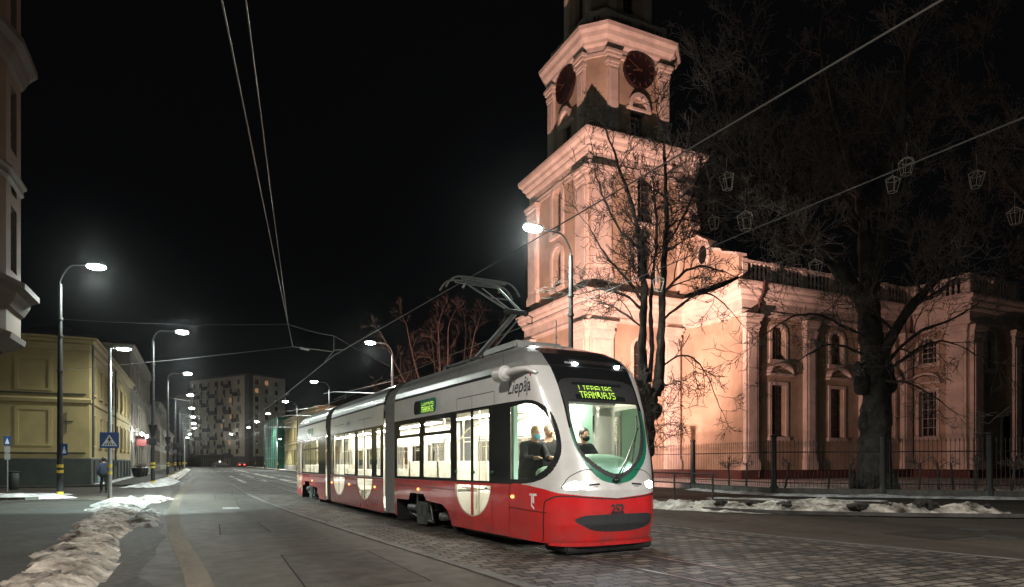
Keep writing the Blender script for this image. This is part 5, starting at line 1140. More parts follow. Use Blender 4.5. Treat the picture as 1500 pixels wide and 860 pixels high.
# lettering
def text_mesh(body, size, shear=0, bold=0):
    cu = bpy.data.curves.new('lettering', 'FONT'); cu.body = body; cu.size = size; cu.shear = shear; cu.offset = bold; cu.resolution_u = 3
    o = bpy.data.objects.new('lettering', cu); me = bpy.data.meshes.new_from_object(o); v = [tuple(p.co) for p in me.vertices]; f = [tuple(p.vertices) for p in me.polygons]
    bpy.data.objects.remove(o); bpy.data.curves.remove(cu); bpy.data.meshes.remove(me); return v, f
def letter(name, body, size, u0, z0, m, shear=0, bold=0, f=f1, xs=1, off=.005):
    v, fs = text_mesh(body, size, shear, bold); return P(name, MB().add([onsurf(u0-x*xs, z0+y, off, f) for x, y, _ in v], fs), m, TRAM, True)
letter('logo', 'Liepāja', .33, us(1.16), 2.69, M['ink'], .25, .003, xs=.98)
P('logo_dot', MB().ball(onsurf(us(1.10)-.96, 2.95, .004), (.018,.018,.018), 8), mat('red dot', (.5,.03,.02), .4), TRAM, True)
letter('fleet_number', '252', .20, .155, .675, M['ink'], 0, .010, xs=1.0)
mb = MB(); e0 = us(.40)
for poly in ([(0,.25),(.035,.25),(.035,.215),(0,.215)], [(.045,.25),(.075,.25),(.075,.06),(.13,.02),(.13,-.015),(.045,.045)], [(.085,.25),(.19,.25),(.19,.215),(.125,.215),(.125,.085),(.085,.11)]): mb.add([onsurf(e0-x, .735+z, .005) for x, z in poly], [tuple(range(len(poly)))])
P('emblem', mb, M['signwhite'], TRAM, True)
FONT = {'L':'100001000010000100001000010000 11111','I':'0111000100001000010000100001000111 0','E':'11111100001000011110100001000011111','P':'11110100011000111110100001000010000','A':'01110100011000111111100011000110001','J':'00111000100001000010000101001001100','S':'01111100001000001110000010000111110','T':'11111001000010000100001000010000100','R':'11110100011000111110101001001010001','M':'10001110111010110101100011000110001','V':'10001100011000110001100010101000100'}
def led(text, u0, z0, du, dz, rows=(0,7), f=f1, off=.006):
    mb = MB()
    for c, ch in enumerate(text):
        g = FONT[ch].replace(' ', '')
        for r in range(*rows):
            for q in range(5):
                if g[r*5+q] == '1':
                    u, z = u0-(c*6+q)*du, z0-r*dz; mb.add([onsurf(u, z, off, f), onsurf(u-du*.9, z, off, f), onsurf(u-du*.9, z-dz*.88, off, f), onsurf(u, z-dz*.88, off, f)], [(0,1,2,3)])
    return mb
db = P('destination_display', ribbon(MB(), [(.44,2.69),(-.52,2.69)], .30, .003), mat('display panel', (.012,.016,.018), .15), TRAM, True)
P('lettering', led('LIEPAJAS', .33, 2.785, .0130, .0150, (0,5)), M['led'], db, True); P('lettering', led('TRAMVAJS', .345, 2.680, .0140, .0165), M['led'], db, True)
sd = P('side_display', MB().add([onsurf(us(s), z, .003) for s, z in rr(4.40,5.76,2.63,2.95,.10)], [tuple(range(20))]), M['ledbox'], TRAM, True)
P('blank_end', MB().add([onsurf(us(s), z, .005) for s, z in [(5.36,2.635),(5.36,2.945),(5.70,2.93),(5.755,2.85),(5.755,2.70),(5.70,2.65)]], [tuple(range(6))]), M['ledbox2'] if 'ledbox2' in M else M['band'], sd, True)
P('lettering', led('LIEPAJAS', us(5.25), 2.90, .0150, .0125, (2,7)), M['led'], sd, True); P('lettering', led('TRAMVAJS', us(5.28), 2.785, .0155, .0190), M['led'], sd, True)
for s, z in ((5.48,.90),(.98,.91)): P('marker_lamp', MB().ball(onsurf(us(s), z, .008), (.055,.02,.03), 10), M['orange'], TRAM, True)
for u in (.21, -.66): P('top_lamp', MB().ball(onsurf(u, 3.19, .006), (.03,.06,.02), 10), M['headl'], TRAM, True)
for u in (.42, -.90): P('top_lamp_cover', ribbon(MB(), [(u,3.2),(u-.14 if u > 0 else u+.10,3.2)], .04, .006), M['fairing'], TRAM, True)
def tb(path, r, off, n=6): return MB().tube([onsurf(u, z, off) for u, z in path], r, n)
w1 = tb([(.03,1.18),(-.22,1.52),(-.46,1.86),(-.60,2.06)], .012, .05); w1.tube([onsurf(u, z, .05) for u, z in ((-.02,1.20),(-.26,1.52),(-.44,1.78))], .008, 5); w1.tube([onsurf(u, z, .035) for u, z in ((-.36,1.50),(-.58,2.05),(-.64,2.28))], .013, 5)
w1.ball(onsurf(0, 1.2, .03), (.05,.07,.05), 10); P('wiper', w1, M['black'], TRAM, True)
mm = MB(); c = onsurf(us(1.02), 3.02, .17); mm.tube([c+Vector((-.13,0,0)), c+Vector((.13,0,0))], [.135,.135], 16); mm.tube([c+Vector((.12,0,0)), c+Vector((.17,0,0))], [.135,.09], 16); mm.tube([c, onsurf(us(.55), 3.06, .09), onsurf(1.35, 3.04, .06), onsurf(1.12, 2.97, .02)], [.06,.055,.05,.03], 8)
P('mirror_arm', mm, M['silver'], TRAM, True)
P('reflector', MB().ball(onsurf(1.32, 3.02, .01), (.06,.02,.03), 8), M['signwhite'], TRAM, True)
lp = MB()
for i in range(24):
    u0, u1 = 1.15-2.3*i/24, 1.15-2.3*(i+1)/24; lp.add([onsurf(u0,.215,.06)-Vector((0,0,.03)), onsurf(u1,.215,.06)-Vector((0,0,.03)), onsurf(u1,.215,.01), onsurf(u0,.215,.01)], [(3,2,1,0)])
P('bumper_lip', lp, M['redlip'], TRAM, True)
P('lifeguard', MB().rbox(-.35,.30,-.88,.88,.045,.185,.03), M['bogie'], TRAM, True)
# --- further sections: flat sided frames placed behind the front one
def frame_of(front_near, rear_near):
    f = Vector((front_near[0]-rear_near[0], front_near[1]-rear_near[1])); f.normalize(); l = Vector((-f.y, f.x)); c = Vector(front_near)+l*W; return f, l, c
def mk(front_near, rear_near, Lr=None, z0=0.):
    f, l, c = frame_of(front_near, rear_near)
    def tr(x, y, z): return c.x+f.x*x+l.x*y, c.y+f.y*x+l.y*y, z+z0
    return tr
T2 = mk((-7.916,-1.168), (-14.535,-.932)); T3 = mk((-15.074,-.975), (-20.305,-.813)); L2 = 6.62; L3 = 6.35
def f2(side):
    def g(s, z): w = np.interp(np.minimum(z, 3.7), ZW, WW); return T2(-s, side*w, np.minimum(z, 3.7))
    return g
def dpoly(c, hw, top=2.47): return door_glass(c, hw, .055, top)
reg2 = [('roof_fairing', [(-1,3.12),(9,3.12),(9,4),(-1,4)]), ('skirt', [(-1,-1),(9,-1),(9,1.115),(-1,1.115)]), ('window_band', [(-1,1.135),(9,1.135),(9,2.53),(-1,2.53)]), ('roof_slot', [(-1,3.065),(9,3.065),(9,3.125),(-1,3.125)])]
wins = [rr(.30,.66,1.18,2.46,.05), rr(3.12,4.40,1.18,2.46,.05), rr(6.20,6.52,1.18,2.40,.05)]
for q in wins: reg2.append(('window', q))
for c in (1.95, 5.30):
    for q in dpoly(c, .84): reg2.append(('window', q))
def flipmb(mb): mb.f = [f[::-1] for f in mb.f]; return mb
def merge(ds):
    out = {}
    for d in ds:
        for k, m in d.items():
            if k in out: out[k].add(m.v, m.f, True)
            else: out[k] = m
    return out
dn = panelize(np.arange(0, L2+.01, .035), ZB(.035), reg2, f2(-1)); df = panelize(np.arange(0, L2+.01, .07), ZB(.06), reg2, f2(1)); df = {k: flipmb(m) for k, m in df.items()}
emit_parts(merge([dn, df]))
g2 = f2(-1)
mb = MB(); q = []
for c in (1.95, 5.30):
    ribbon(mb, [(c,.2),(c,2.80)], .016, .003, g2); ribbon(mb, [(c+.86,.2),(c+.86,2.53)], .012, .003, g2); ribbon(mb, [(c-.86,.2),(c-.86,2.53)], .012, .003, g2); ribbon(mb, [(c+.7,2.80),(c-.7,2.80)], .013, .003, g2)
P('panel_seams', mb, M['seam'], TRAM, True)
dr = MB(); half_rim(dr, 1.95, .835, g2, lambda s: s); half_rim(dr, 5.30, .835, g2, lambda s: s); P('door_rim', dr, M['rim'], TRAM, True)
letter('logo', 'Liepāja', .17, 4.2, 2.75, M['ink'], .25, .002, g2, .9)
for s in (.85, 3.85, 6.42): P('marker_lamp', MB().ball(onsurf(s, .86, .008, g2), (.05,.02,.03), 10), M['orange'], TRAM, True)
# rear section, nose pointing backwards
def f3(u, z):
    n, y = plan(u2a(u), np.minimum(z, 3.7), L3); x, yy, zz = T3(-(n+L3), y, np.minimum(z, 3.7)); return x, yy, zz
u3 = lambda s: U0+(L3-s)-.6
p3 = lambda pl: [(u3(s), z) for s, z in pl]
U3 = us(L3)
n3 = [('window_band', [(.95,1.135),(U3+.1,1.135),(U3+.1,2.53),(.95,2.53)]), ('roof_slot', [(1.2,3.065),(U3+.1,3.065),(U3+.1,3.125),(1.2,3.125)])]
for a, b, c, d in ((1.30,2.85,1.19,2.08),(2.95,4.50,1.19,2.08),(1.30,2.85,2.15,2.42),(2.95,4.50,2.15,2.42)): n3.append(('window', p3(rr(a,b,c,d,.05))))
for q in dpoly(5.55, .80, 2.44): n3.append(('window', p3(q)))
n3.append(('opening', p3([(4.9,-.1),(4.9,.62),(4.2,.65),(4.1,.82),(3.2,.82),(3.05,.66),(1.6,.62),(1.3,.3),(1.3,-.1)])))
reg3 = [('roof_fairing', [(-20,3.12),(20,3.12),(20,4),(-20,4)]), ('skirt', [(-20,-1),(20,-1),(20,1.115),(-20,1.115)])]+n3+[(n, mir(p)) for n, p in n3]+[('windscreen_mask', rr(-.85,.85,1.3,2.9,.2)), ('windscreen', rr(-.75,.75,1.45,2.4,.2))]
d3 = panelize(np.concatenate([np.arange(-U3, -.3, .08), np.arange(-.3, U3+.001, .035)]), ZB(.035), reg3, f3); emit_parts({k: flipmb(m) for k, m in d3.items()})
mb = MB(); P('rear_lamp', mb.ball(Vector(T3(-(L3+.25), -.75, .86)), (.05,.08,.05), 8), M['orange'], TRAM, True)
NS_ = NSIGN; NSIGN = -NSIGN if (onsurf(u3(3.), 2., .1, f3)-Vector([float(q) for q in f3(np.array(u3(3.)), np.array(2.))])).dot(Vector((0,1,0))) > 0 else NSIGN
P('marker_lamp', MB().ball(onsurf(u3(2.55), .86, .008, f3), (.05,.02,.03), 10), M['orange'], TRAM, True)
P('side_display', MB().add([onsurf(u3(s), z, .004, f3) for s, z in rr(2.3,3.6,2.63,2.93,.09)], [tuple(range(20))]), M['ledbox'], TRAM, True)
mb = MB()
for a in (5.55, 6.38, 4.72): ribbon(mb, p3([(a,.2),(a,2.53)]), .013, .003, f3)
ribbon(mb, p3([(6.2,2.78),(5.0,2.78)]), .013, .003, f3); P('panel_seams', mb, M['seam'], TRAM, True); P('door_rim', half_rim(MB(), 5.55, .80, f3, u3), M['rim'], TRAM, True)
NSIGN = NS_
# bellows
def bellow(A, B, name):
    k = 22; vs = []; prof = []
    for z in np.concatenate([np.linspace(.22, 3.05, 12), np.linspace(3.1, 3.66, 8)]): prof.append((float(np.interp(z, ZW, WW))-.02, float(z)))
    ringp = [(-w, z) for w, z in prof]+[(w, z) for w, z in prof[::-1]]; m = len(ringp)
    for i in range(k+1):
        t = i/k; e = .985 if i % 2 else .955
        for y, z in ringp: vs.append(Vector(A(0, y*e, z)).lerp(Vector(B(0, y*e, z)), t)+Vector((0,0,0 if z < 3 else (-.05 if i % 2 else -.08))))
    P(name, MB().add(vs, [(i*m+j, (i+1)*m+j, (i+1)*m+(j+1) % m, i*m+(j+1) % m) for i in range(k) for j in range(m)]), M['bellows'], TRAM, True)
bellow(lambda x, y, z: (-7.12, y, z), lambda x, y, z: T2(.0, y, z), 'bellows'); bellow(lambda x, y, z: T2(-6.60, y, z), lambda x, y, z: T3(.0, y, z), 'bellows')
# roofs, floors, ceilings, inner lining, lights, seats, rails
ID = lambda x, y, z: (x, y, z)
def lbox(mb, tr, x0, x1, y0, y1, z0, z1): 
    vs = [tr(x, y, z) for z in (z0, z1) for y in (y0, y1) for x in (x0, x1)]; return mb.add(vs, [(0,2,3,1),(4,5,7,6),(0,1,5,4),(2,6,7,3),(0,4,6,2),(1,3,7,5)])
roofm = MB(); fl = MB(); ce = MB(); li = []
for tr, a, b in ((ID,-7.1,-1.4),(T2,-6.55,-.05),(T3,-5.9,-.05)):
    lbox(roofm, tr, a, b, -.42, .42, 3.62, 3.69); [lbox(fl, tr, p, q, -1.09, 1.09, .24, .34) for p, q in ({ID: ((-3.5,-1.4),), T2: ((a,b),), T3: ((-5.9,-5.0),(-1.2,-.05))}[tr])]; lbox(ce, tr, a, b, -1.08, 1.08, 2.66, 2.70)
    for y in (-.5, .5): li.append(P('ceiling_light', lbox(MB(), tr, a+.2, b-.15, y-.07, y+.07, 2.635, 2.655), M['tlight'], TRAM, True))
lbox(ce, ID, -1.4, -.9, -1.08, 1.08, 2.66, 2.70)
P('roof_deck', roofm, M['fairing'], TRAM, True); P('floor', fl, M['floor'], TRAM, True); P('ceiling', ce, M['cream'], TRAM, True)
pod = MB(); lbox(pod, ID, -7.05, -3.7, -1.06, 1.06, .85, .875); lbox(pod, T3, -4.8, -1.2, -1.06, 1.06, .85, .875); P('floor_podium', pod, M['floor'], TRAM, True)
def seat_at(tr, x, y, z, back=-1):
    mb = MB(); d = back
    mq = lambda X, Y, Z: tr(x+d*X, y+Y, z+Z)
    prof = [(-.05,.38),(.02,.46),(.40,.44),(.46,.50),(.52,.98),(.60,.99),(.58,.5),(.50,.36),(.0,.34)]
    n = len(prof); vs = [mq(-X+.2, Y, Z) for Y in (-.21, .21) for X, Z in prof]; mb.add(vs, [tuple(range(n)), tuple(range(2*n-1, n-1, -1))]+[(i, (i+1) % n, n+(i+1) % n, n+i) for i in range(n)])
    lbox(mb, lambda X, Y, Z: mq(X, Y, Z), -.25, .05, -.06, .06, .0, .36); return P('seat', mb, M['seatf'], TRAM, True)
for x in (-4.3, -5.2, -6.1):
    for y in (-.78, -.33, .42, .84): seat_at(ID, x, y, .56 if x < -4 else .4, 1)
for x in (-2.6, -3.6, -4.5):
    for y in (-.78, .55): seat_at(T3, x, y, .5, 1)
for x in (-3.2, -4.2):
    for y in (-.8, .8): seat_at(T2, x, y, .34, 1)
hm = MB()
def pole(tr, pts, r=.018): hm.tube([tr(*p) for p in pts], r, 8)
for tr, xs in ((ID, (-1.95,-3.45,-5.3,-6.6)), (T2, (-.9,-3.0,-4.4,-6.2)), (T3, (-1.2,-2.9,-4.6))):
    for x in xs:
        for y in (-.55, .55): pole(tr, [(x,y,.34),(x,y,2.64)])
    pole(tr, [(xs[0],-.55,2.05),(xs[-1],-.55,2.05)], .014); pole(tr, [(xs[0],.55,2.05),(xs[-1],.55,2.05)], .014)
for x in (-3.6, -1.72): pole(ID, [(x,-1.0,.8),(x,-1.0,1.9),(x+.1,-.8,2.2),(x+.25,-.55,2.35)]); 
pole(ID, [(-2.2,1.0,1.35),(-2.2,1.0,.9),(-3.3,1.0,.9),(-3.3,1.0,1.35)]); pole(ID, [(-3.35,-.98,1.0),(-2.7,-.98,1.0),(-2.7,-.98,.6)]); 
for c in (-1.95, -5.3): pole(T2, [(c-.6,.98,.5),(c-.6,.98,1.7)]); pole(T2, [(c+.5,.98,.5),(c+.5,.98,1.7)])
P('handrails', hm, M['rail2'], TRAM, True)
# inner wall lining of the far side and pillars, seen through the windows
ln = MB()
for tr, a, b in ((ID,-7.1,-1.7),(T2,-6.55,-.1),(T3,-5.8,-.1)):
    lbox(ln, tr, a, b, 1.06, 1.10, .34, 1.30); lbox(ln, tr, a, b, 1.06, 1.09, 2.14, 2.66); lbox(ln, tr, a, b, -1.09, -1.07, 2.5, 2.66)
for tr, xs in ((ID, (-7.05,-5.26,-3.55)), (T2, (-.2,-1.0,-2.95,-4.45,-6.4)), (T3, (-.3,-2.9,-4.65))):
    for x in xs: lbox(ln, tr, x-.2, x+.2, 1.055, 1.095, .34, 2.66)
lbox(ln, ID, -3.50, -3.46, -1.06, 1.06, .34, .875); lbox(ln, T3, -1.20, -1.16, -1.06, 1.06, .34, .875); lbox(ln, T3, -5.04, -5.0, -1.06, 1.06, .34, .875)
P('wall_lining', ln, M['cream'], TRAM, True)
# driver's cab
cabm = MB(); lbox(cabm, ID, -1.62, -1.56, .14, .62, .34, 2.66); lbox(cabm, ID, -1.64, -1.54, -1.05, 1.05, 2.42, 2.66); P('cab_partition', cabm, M['cream'], TRAM, True)
cb2 = MB(); lbox(cb2, ID, -1.5, -1.02, .34, .60, .34, 2.60); lbox(cb2, ID, -1.12, -1.02, -1.085, -1.0, .34, 2.55); lbox(cb2, ID, -.95, .05, -1.04, -.86, .34, 1.12); P('cab_cabinet', cb2, M['mint'], TRAM, True)
dm = MB().ball((-.04,-.02,1.44), (.36,.70,.20), 20); P('dashboard', dm, M['mint'], TRAM, True)
P('dashboard_base', MB().rbox(-.35,.20,-.7,.7,.4,1.32,.05), M['pad'], TRAM, True); P('side_console', MB().ball((-.42,-.72,1.30), (.42,.14,.14), 14), M['mint'], TRAM, True)
P('sun_visor', MB().rbox(-.42,-.36,-.62,.62,2.50,2.64,.01), M['cream'], TRAM, True)
P('driver_seat', MB().rbox(-1.22,-1.10,.06,.50,.85,1.72,.04).rbox(-1.15,-.70,.06,.50,.75,.88,.04), M['pad'], TRAM, True)
lamp_light('cab_lamp', (0,0,0), 130, (1,.93,.78), .12, parent=None).parent = TRAM; bpy.data.objects['cab_lamp'].location = (-.95,.0,2.55)
# bogies
def bogie(tr, xc, z0=0.):
    r = P('bogie', lbox(lbox(MB(), tr, xc-1.5, xc+1.5, -.78, -.62, .34+z0, .50+z0), tr, xc-.35, xc+.35, -.98, .98, .40+z0, .62+z0), M['bogie'], TRAM, True)
    fr = MB(); lbox(fr, tr, xc-1.5, xc+1.5, .62, .78, .34+z0, .50+z0); P('frame', fr, M['bogie'], r, True)
    for dx in (-.92, .92):
        for y in (-.52, .52):
            m4 = Matrix.Translation(tr(xc+dx, y, .33+z0)) @ Matrix.Rotation(R(90), 4, 'X')
            P('wheel', MB().lathe([(.03,-.07),(.26,-.06),(.27,-.05),(.33,-.05),(.33,.05),(.36,.06),(.36,.08),(.2,.09),(.03,.1)], 22, m4), M['bogie'], r, True)
            P('wheel', MB().lathe([(.10,-.02),(.10,.30),(.07,.33),(.01,.33)], 12, Matrix.Translation(tr(xc+dx, y-.14 if y < 0 else y+.14, .33+z0)) @ Matrix.Rotation(R(90 if y < 0 else -90), 4, 'X')), M['motor'], r, True).name = 'axle_box'
    mo = MB(); lbox(mo, tr, xc-.34, xc+.22, -1.02, -.80, .14+z0, .62+z0); lbox(mo, tr, xc-.28, xc-.06, -1.05, -1.0, .3+z0, .56+z0); lbox(mo, tr, xc+.02, xc+.18, -1.04, -1.0, .3+z0, .56+z0); lbox(mo, tr, xc-.30, xc+.20, -1.06, -1.0, .12+z0, .26+z0)
    P('motor', mo, M['motor'], r, True)
    da = MB(); da.tube([tr(xc-.95,-.98,.45+z0), tr(xc-.42,-.98,.45+z0)], .09, 12); da.tube([tr(xc+.3,-.99,.75+z0), tr(xc+.52,-.99,.22+z0)], .025, 8); da.tube([tr(xc-.42,-.99,.80+z0), tr(xc-.48,-.99,.3+z0)], .03, 8); da.tube([tr(xc-.45,-1.0,.82+z0), tr(xc-.30,-1.0,.82+z0)], .03, 8); da.tube([tr(xc+.25,-1.0,.2+z0), tr(xc+.5,-1.0,.2+z0)], .03, 8); da.tube([tr(xc-.7,-1.0,.3+z0), tr(xc-.4,-1.0,.26+z0)], .03, 8)
    for q in islands(da): P('damper', q, M['motor'], r, True)
    for dx in (-.45, .45): P('spring', MB().tube([tr(xc+dx*1.2,-.85,.45+z0), tr(xc+dx*1.2,-.85,.75+z0)], .09, 12), M['bogie'], r, True)
ww = MB()
for tr, a, b in ((ID,-7.06,-3.55),(T3,-4.95,-1.25)): lbox(ww, tr, a, b, -.30, 1.0, .06, .84); lbox(ww, tr, a, b, -1.09, -.30, .82, .845); lbox(ww, tr, a-.02, a+.02, -1.09, 1.09, .08, .845); lbox(ww, tr, b-.02, b+.02, -1.09, 1.09, .08, .845)
P('wheel_well', ww, M['slot'], TRAM, True)
bogie(ID, -5.45, -.02); bogie(T3, -3.2, .06); bogie(T2, -2.6, -.1) if False else None
und = MB(); lbox(und, ID, -3.4, -1.2, -.95, .95, .12, .23); lbox(und, T2, -6.4, -.2, -.95, .95, .14, .23); lbox(und, ID, -7.3, -7.0, -.8, .8, .12, .3); [P('underframe', q, M['bogie'], TRAM, True) for q in islands(und)]
# pantograph
pt_ = P('pantograph', MB().box(-5.6,-3.9,-.45,.45,3.74,3.80).box(-5.5,-5.3,-.5,.5,3.66,3.76).box(-4.2,-4.0,-.5,.5,3.66,3.76), M['iron'], TRAM, True)
la = MB().tube([(-5.05,0,3.80),(-2.84,0,4.60)], [.06,.05], 10); la.tube([(-4.7,.12,3.80),(-2.95,.10,4.48)], .018, 6); P('lower_arm', la, M['galv'], pt_, True)
kn = MB().tube([(-2.84,-.22,4.60),(-2.84,.22,4.60)], .05, 10); kn.ball((-2.84,-.22,4.60), .07, 8); kn.ball((-2.84,.22,4.60), .07, 8); kn.tube([(-2.84,.2,4.6),(-2.7,.3,4.5),(-2.75,.32,4.38),(-2.9,.28,4.42)], .012, 5); kn.tube([(-2.84,-.2,4.6),(-2.95,-.25,4.42),(-3.05,-.2,4.38),(-3.02,-.15,4.5)], .016, 5); P('knee', kn, M['iron'], pt_, True)
ua = MB(); 
for y in (-1, 1): ua.tube([(-2.84,.14*y,4.60),(-4.40,.40*y,5.52)], [.028,.022], 8)
ua.tube([(-3.6,-.26,5.05),(-3.6,.26,5.05)], .015, 6); ua.tube([(-2.95,0,4.62),(-4.4,0,5.46)], .012, 6); P('upper_arm', ua, M['galv'], pt_, True)
hd = MB()
for x in (-4.32, -4.66):
    hd.tube(smooth3([(x,-.93,5.36),(x,-.80,5.54),(x,-.58,5.635),(x,0,5.645),(x,.58,5.635),(x,.80,5.54),(x,.93,5.36)], 4), .020, 8); hd.tube([(x,-.55,5.60),(x,.55,5.60)], .028, 6)
for y in (-.42, .42): hd.tube([(-4.32,y,5.60),(-4.40,y,5.52),(-4.66,y,5.60)], .018, 6); hd.tube([(-4.4,y,5.52),(-4.45,y*1.1,5.42)], .03, 6)
P('collector_head', hd, M['galv'], pt_, True)
P('aerial', MB().tube([(-2.1,.5,3.69),(-2.1,.5,4.35)], .012, 6).ball((-2.1,.5,4.0), .025, 8), M['galv'], TRAM, True)
P('roof_box', MB().rbox(-3.3,-1.9,-.55,.55,3.66,3.84,.05), M['fairing'], TRAM, True)
for u in (.76, -.80):
    q = onsurf(u, 1.13, .12); o = lamp_light('headlight_beam', (0,0,0), HEADP, (.92,.95,1), .05, spot=75, aim=(1,0,-.12)); o.parent = TRAM; o.location = q; o.rotation_euler = Vector((1, 0, -.14)).to_track_quat('-Z', 'Y').to_euler()
# ------------------------------------------------------------------ people
def skin(verts, edges, rads, sub=2):
    me = bpy.data.meshes.new('body'); me.from_pydata(verts, edges, []); o = bpy.data.objects.new('body', me); COL.objects.link(o)
    m = o.modifiers.new('skin', 'SKIN'); m.use_smooth_shade = True
    for i, r in enumerate(rads): me.skin_vertices[0].data[i].radius = (r, r) if not hasattr(r, '__len__') else r
    me.skin_vertices[0].data[0].use_root = True
    s = o.modifiers.new('sub', 'SUBSURF'); s.levels = sub; s.render_levels = sub
    dg = bpy.context.evaluated_depsgraph_get(); ev = o.evaluated_get(dg); out = bpy.data.meshes.new_from_object(ev)
    mb = MB().add([tuple(v.co) for v in out.vertices], [tuple(p.vertices) for p in out.polygons], True)
    bpy.data.objects.remove(o); bpy.data.meshes.remove(out); bpy.data.meshes.remove(me); return mb
M['skinc'] = mat('skin', (.50,.30,.21), .55); M['coat'] = mat('dark jacket cloth', (.012,.013,.017), .85, var=.3, vscale=12); M['bluecoat'] = mat('navy padded jacket', (.035,.050,.085), .8, var=.25, vscale=12)
M['trouser'] = mat('black trousers', (.012,.012,.014), .85); M['hairb'] = mat('fair brown hair', (.30,.20,.10), .6, var=.3, vscale=30); M['haird'] = mat('dark hair', (.02,.016,.013), .5); M['maskb'] = mat('pale blue face mask', (.18,.50,.55), .8); M['maskk'] = mat('black face mask', (.015,.015,.017), .8); M['knit'] = mat('grey brown knitted hat', (.20,.15,.11), .9, var=.3, vscale=40)
def person(label, loc, rz, J, coat, hair, mask=None, hat=False, parent_rot=None, bag=False):
    """J: joints in the person's own frame, x forward, y left, z up"""
    r = T('person', label, 'person', loc, rz)
    n = ['pelvis','belly','chest','neck','head','crown']; side = ['hip','knee','ankle','toe','shoulder','elbow','wrist','hand']
    V, E, Rr, idx = [], [], [], {}
    def add(k, p, q): idx[k] = len(V); V.append(p); Rr.append(q)
    for k, q in zip(n, ((.14,.11),(.13,.10),(.15,.11),.055,.085,.075)): add(k, J[k], q)
    E += [(idx[a], idx[b]) for a, b in zip(n, n[1:])]
    for s in ('L', 'R'):
        for k, q in zip(side, (.085,.06,.042,.035,.06,.045,.032,.035)): add(k+s, J[k+s], q)
        E += [(idx['pelvis'], idx['hip'+s]), (idx['hip'+s], idx['knee'+s]), (idx['knee'+s], idx['ankle'+s]), (idx['ankle'+s], idx['toe'+s]), (idx['chest'], idx['shoulder'+s]), (idx['shoulder'+s], idx['elbow'+s]), (idx['elbow'+s], idx['wrist'+s]), (idx['wrist'+s], idx['hand'+s])]
        w, h = Vector(J['wrist'+s]), Vector(J['hand'+s]); d = (h-w).normalized(); sd = d.cross(Vector((0,0,1))).normalized() if abs(d.z) < .9 else Vector((0,1,0))
        for f in range(5):
            o = h+sd*(-.026+.017*f) if f < 4 else w.lerp(h, .5)+sd*-.035
            a = o+d*(.045 if f < 4 else .02)+(sd*-.02 if f == 4 else Vector()); b = a+(d*.03+Vector((0,0,-.015)))*(.8+.1*(f in (1,2)))
            add('f%s%da' % (s, f), tuple(a), .0095); add('f%s%db' % (s, f), tuple(b), .008); E += [(idx['hand'+s], idx['f%s%da' % (s, f)]), (idx['f%s%da' % (s, f)], idx['f%s%db' % (s, f)])]
    body = P('body', skin(V, E, Rr), M['skinc'], r, True)
    hc = Vector(J['head']); fwd = (Vector(J.get('face', (1,0,0)))).normalized(); hz = Matrix.Rotation(math.atan2(fwd.y, fwd.x), 4, 'Z')
    fm = MB().ball(hc+Vector((0,0,.03)), (.095,.078,.125), 16, hz); fm.ball(hc+hz @ Vector((.10,0,.01)), (.022,.014,.025), 8)
    for y in (-.08,.08): fm.ball(hc+hz @ Vector((-.005,y,.01)), (.018,.012,.03), 8)
    P('head', fm, M['skinc'], r, True)
    em = MB()
    for y in (-.032,.032): em.ball(hc+hz @ Vector((.088,y,.045)), (.010,.012,.008), 8)
    P('eyes', em, M['black'], r, True)
    hm = MB().ball(hc+hz @ Vector((-.022,0,.062)), (.105,.092,.115), 16, hz)
    P('hat' if hat else 'hair', hm, hair, r, True)
    if mask: P('face_mask', MB().ball(hc+hz @ Vector((.045,0,-.025)), (.068,.072,.062), 14, hz), mask, r, True)
    # coat over the upper body, trousers over the legs
    V, E, Rr, idx = [], [], [], {}
    for k, q in zip(('pelvis','belly','chest','neck'), ((.19,.15),(.185,.145),(.20,.15),.085)): add(k, J[k], q)
    E = [(0,1),(1,2),(2,3)]
    for s in ('L', 'R'):
        for k, q in zip(('shoulder','elbow','wrist'), (.095,.072,.058)): add(k+s, J[k+s], q)
        E += [(idx['chest'], idx['shoulder'+s]), (idx['shoulder'+s], idx['elbow'+s]), (idx['elbow'+s], idx['wrist'+s])]
        h, k_ = Vector(J['hip'+s]), Vector(J['knee'+s]); add('hem'+s, tuple(h.lerp(k_, .22)), .115); E.append((idx['pelvis'], idx['hem'+s]))
    P('jacket', skin(V, E, Rr), coat, r, True)
    V, E, Rr, idx = [], [], [], {}
    add('pelvis', J['pelvis'], .13)
    for s in ('L', 'R'):
        for k, q in zip(('hip','knee','ankle'), (.10,.075,.06)): add(k+s, J[k+s], q)
        E += [(0, idx['hip'+s]), (idx['hip'+s], idx['knee'+s]), (idx['knee'+s], idx['ankle'+s])]
    P('trousers', skin(V, E, Rr), M['trouser'], r, True)
    for s in ('L', 'R'): P('shoe', MB().ball(Vector(J['ankle'+s]).lerp(Vector(J['toe'+s]), .45)-Vector((0,0,.02)), (.14,.052,.055), 12), M['black'], r, True)
    return r
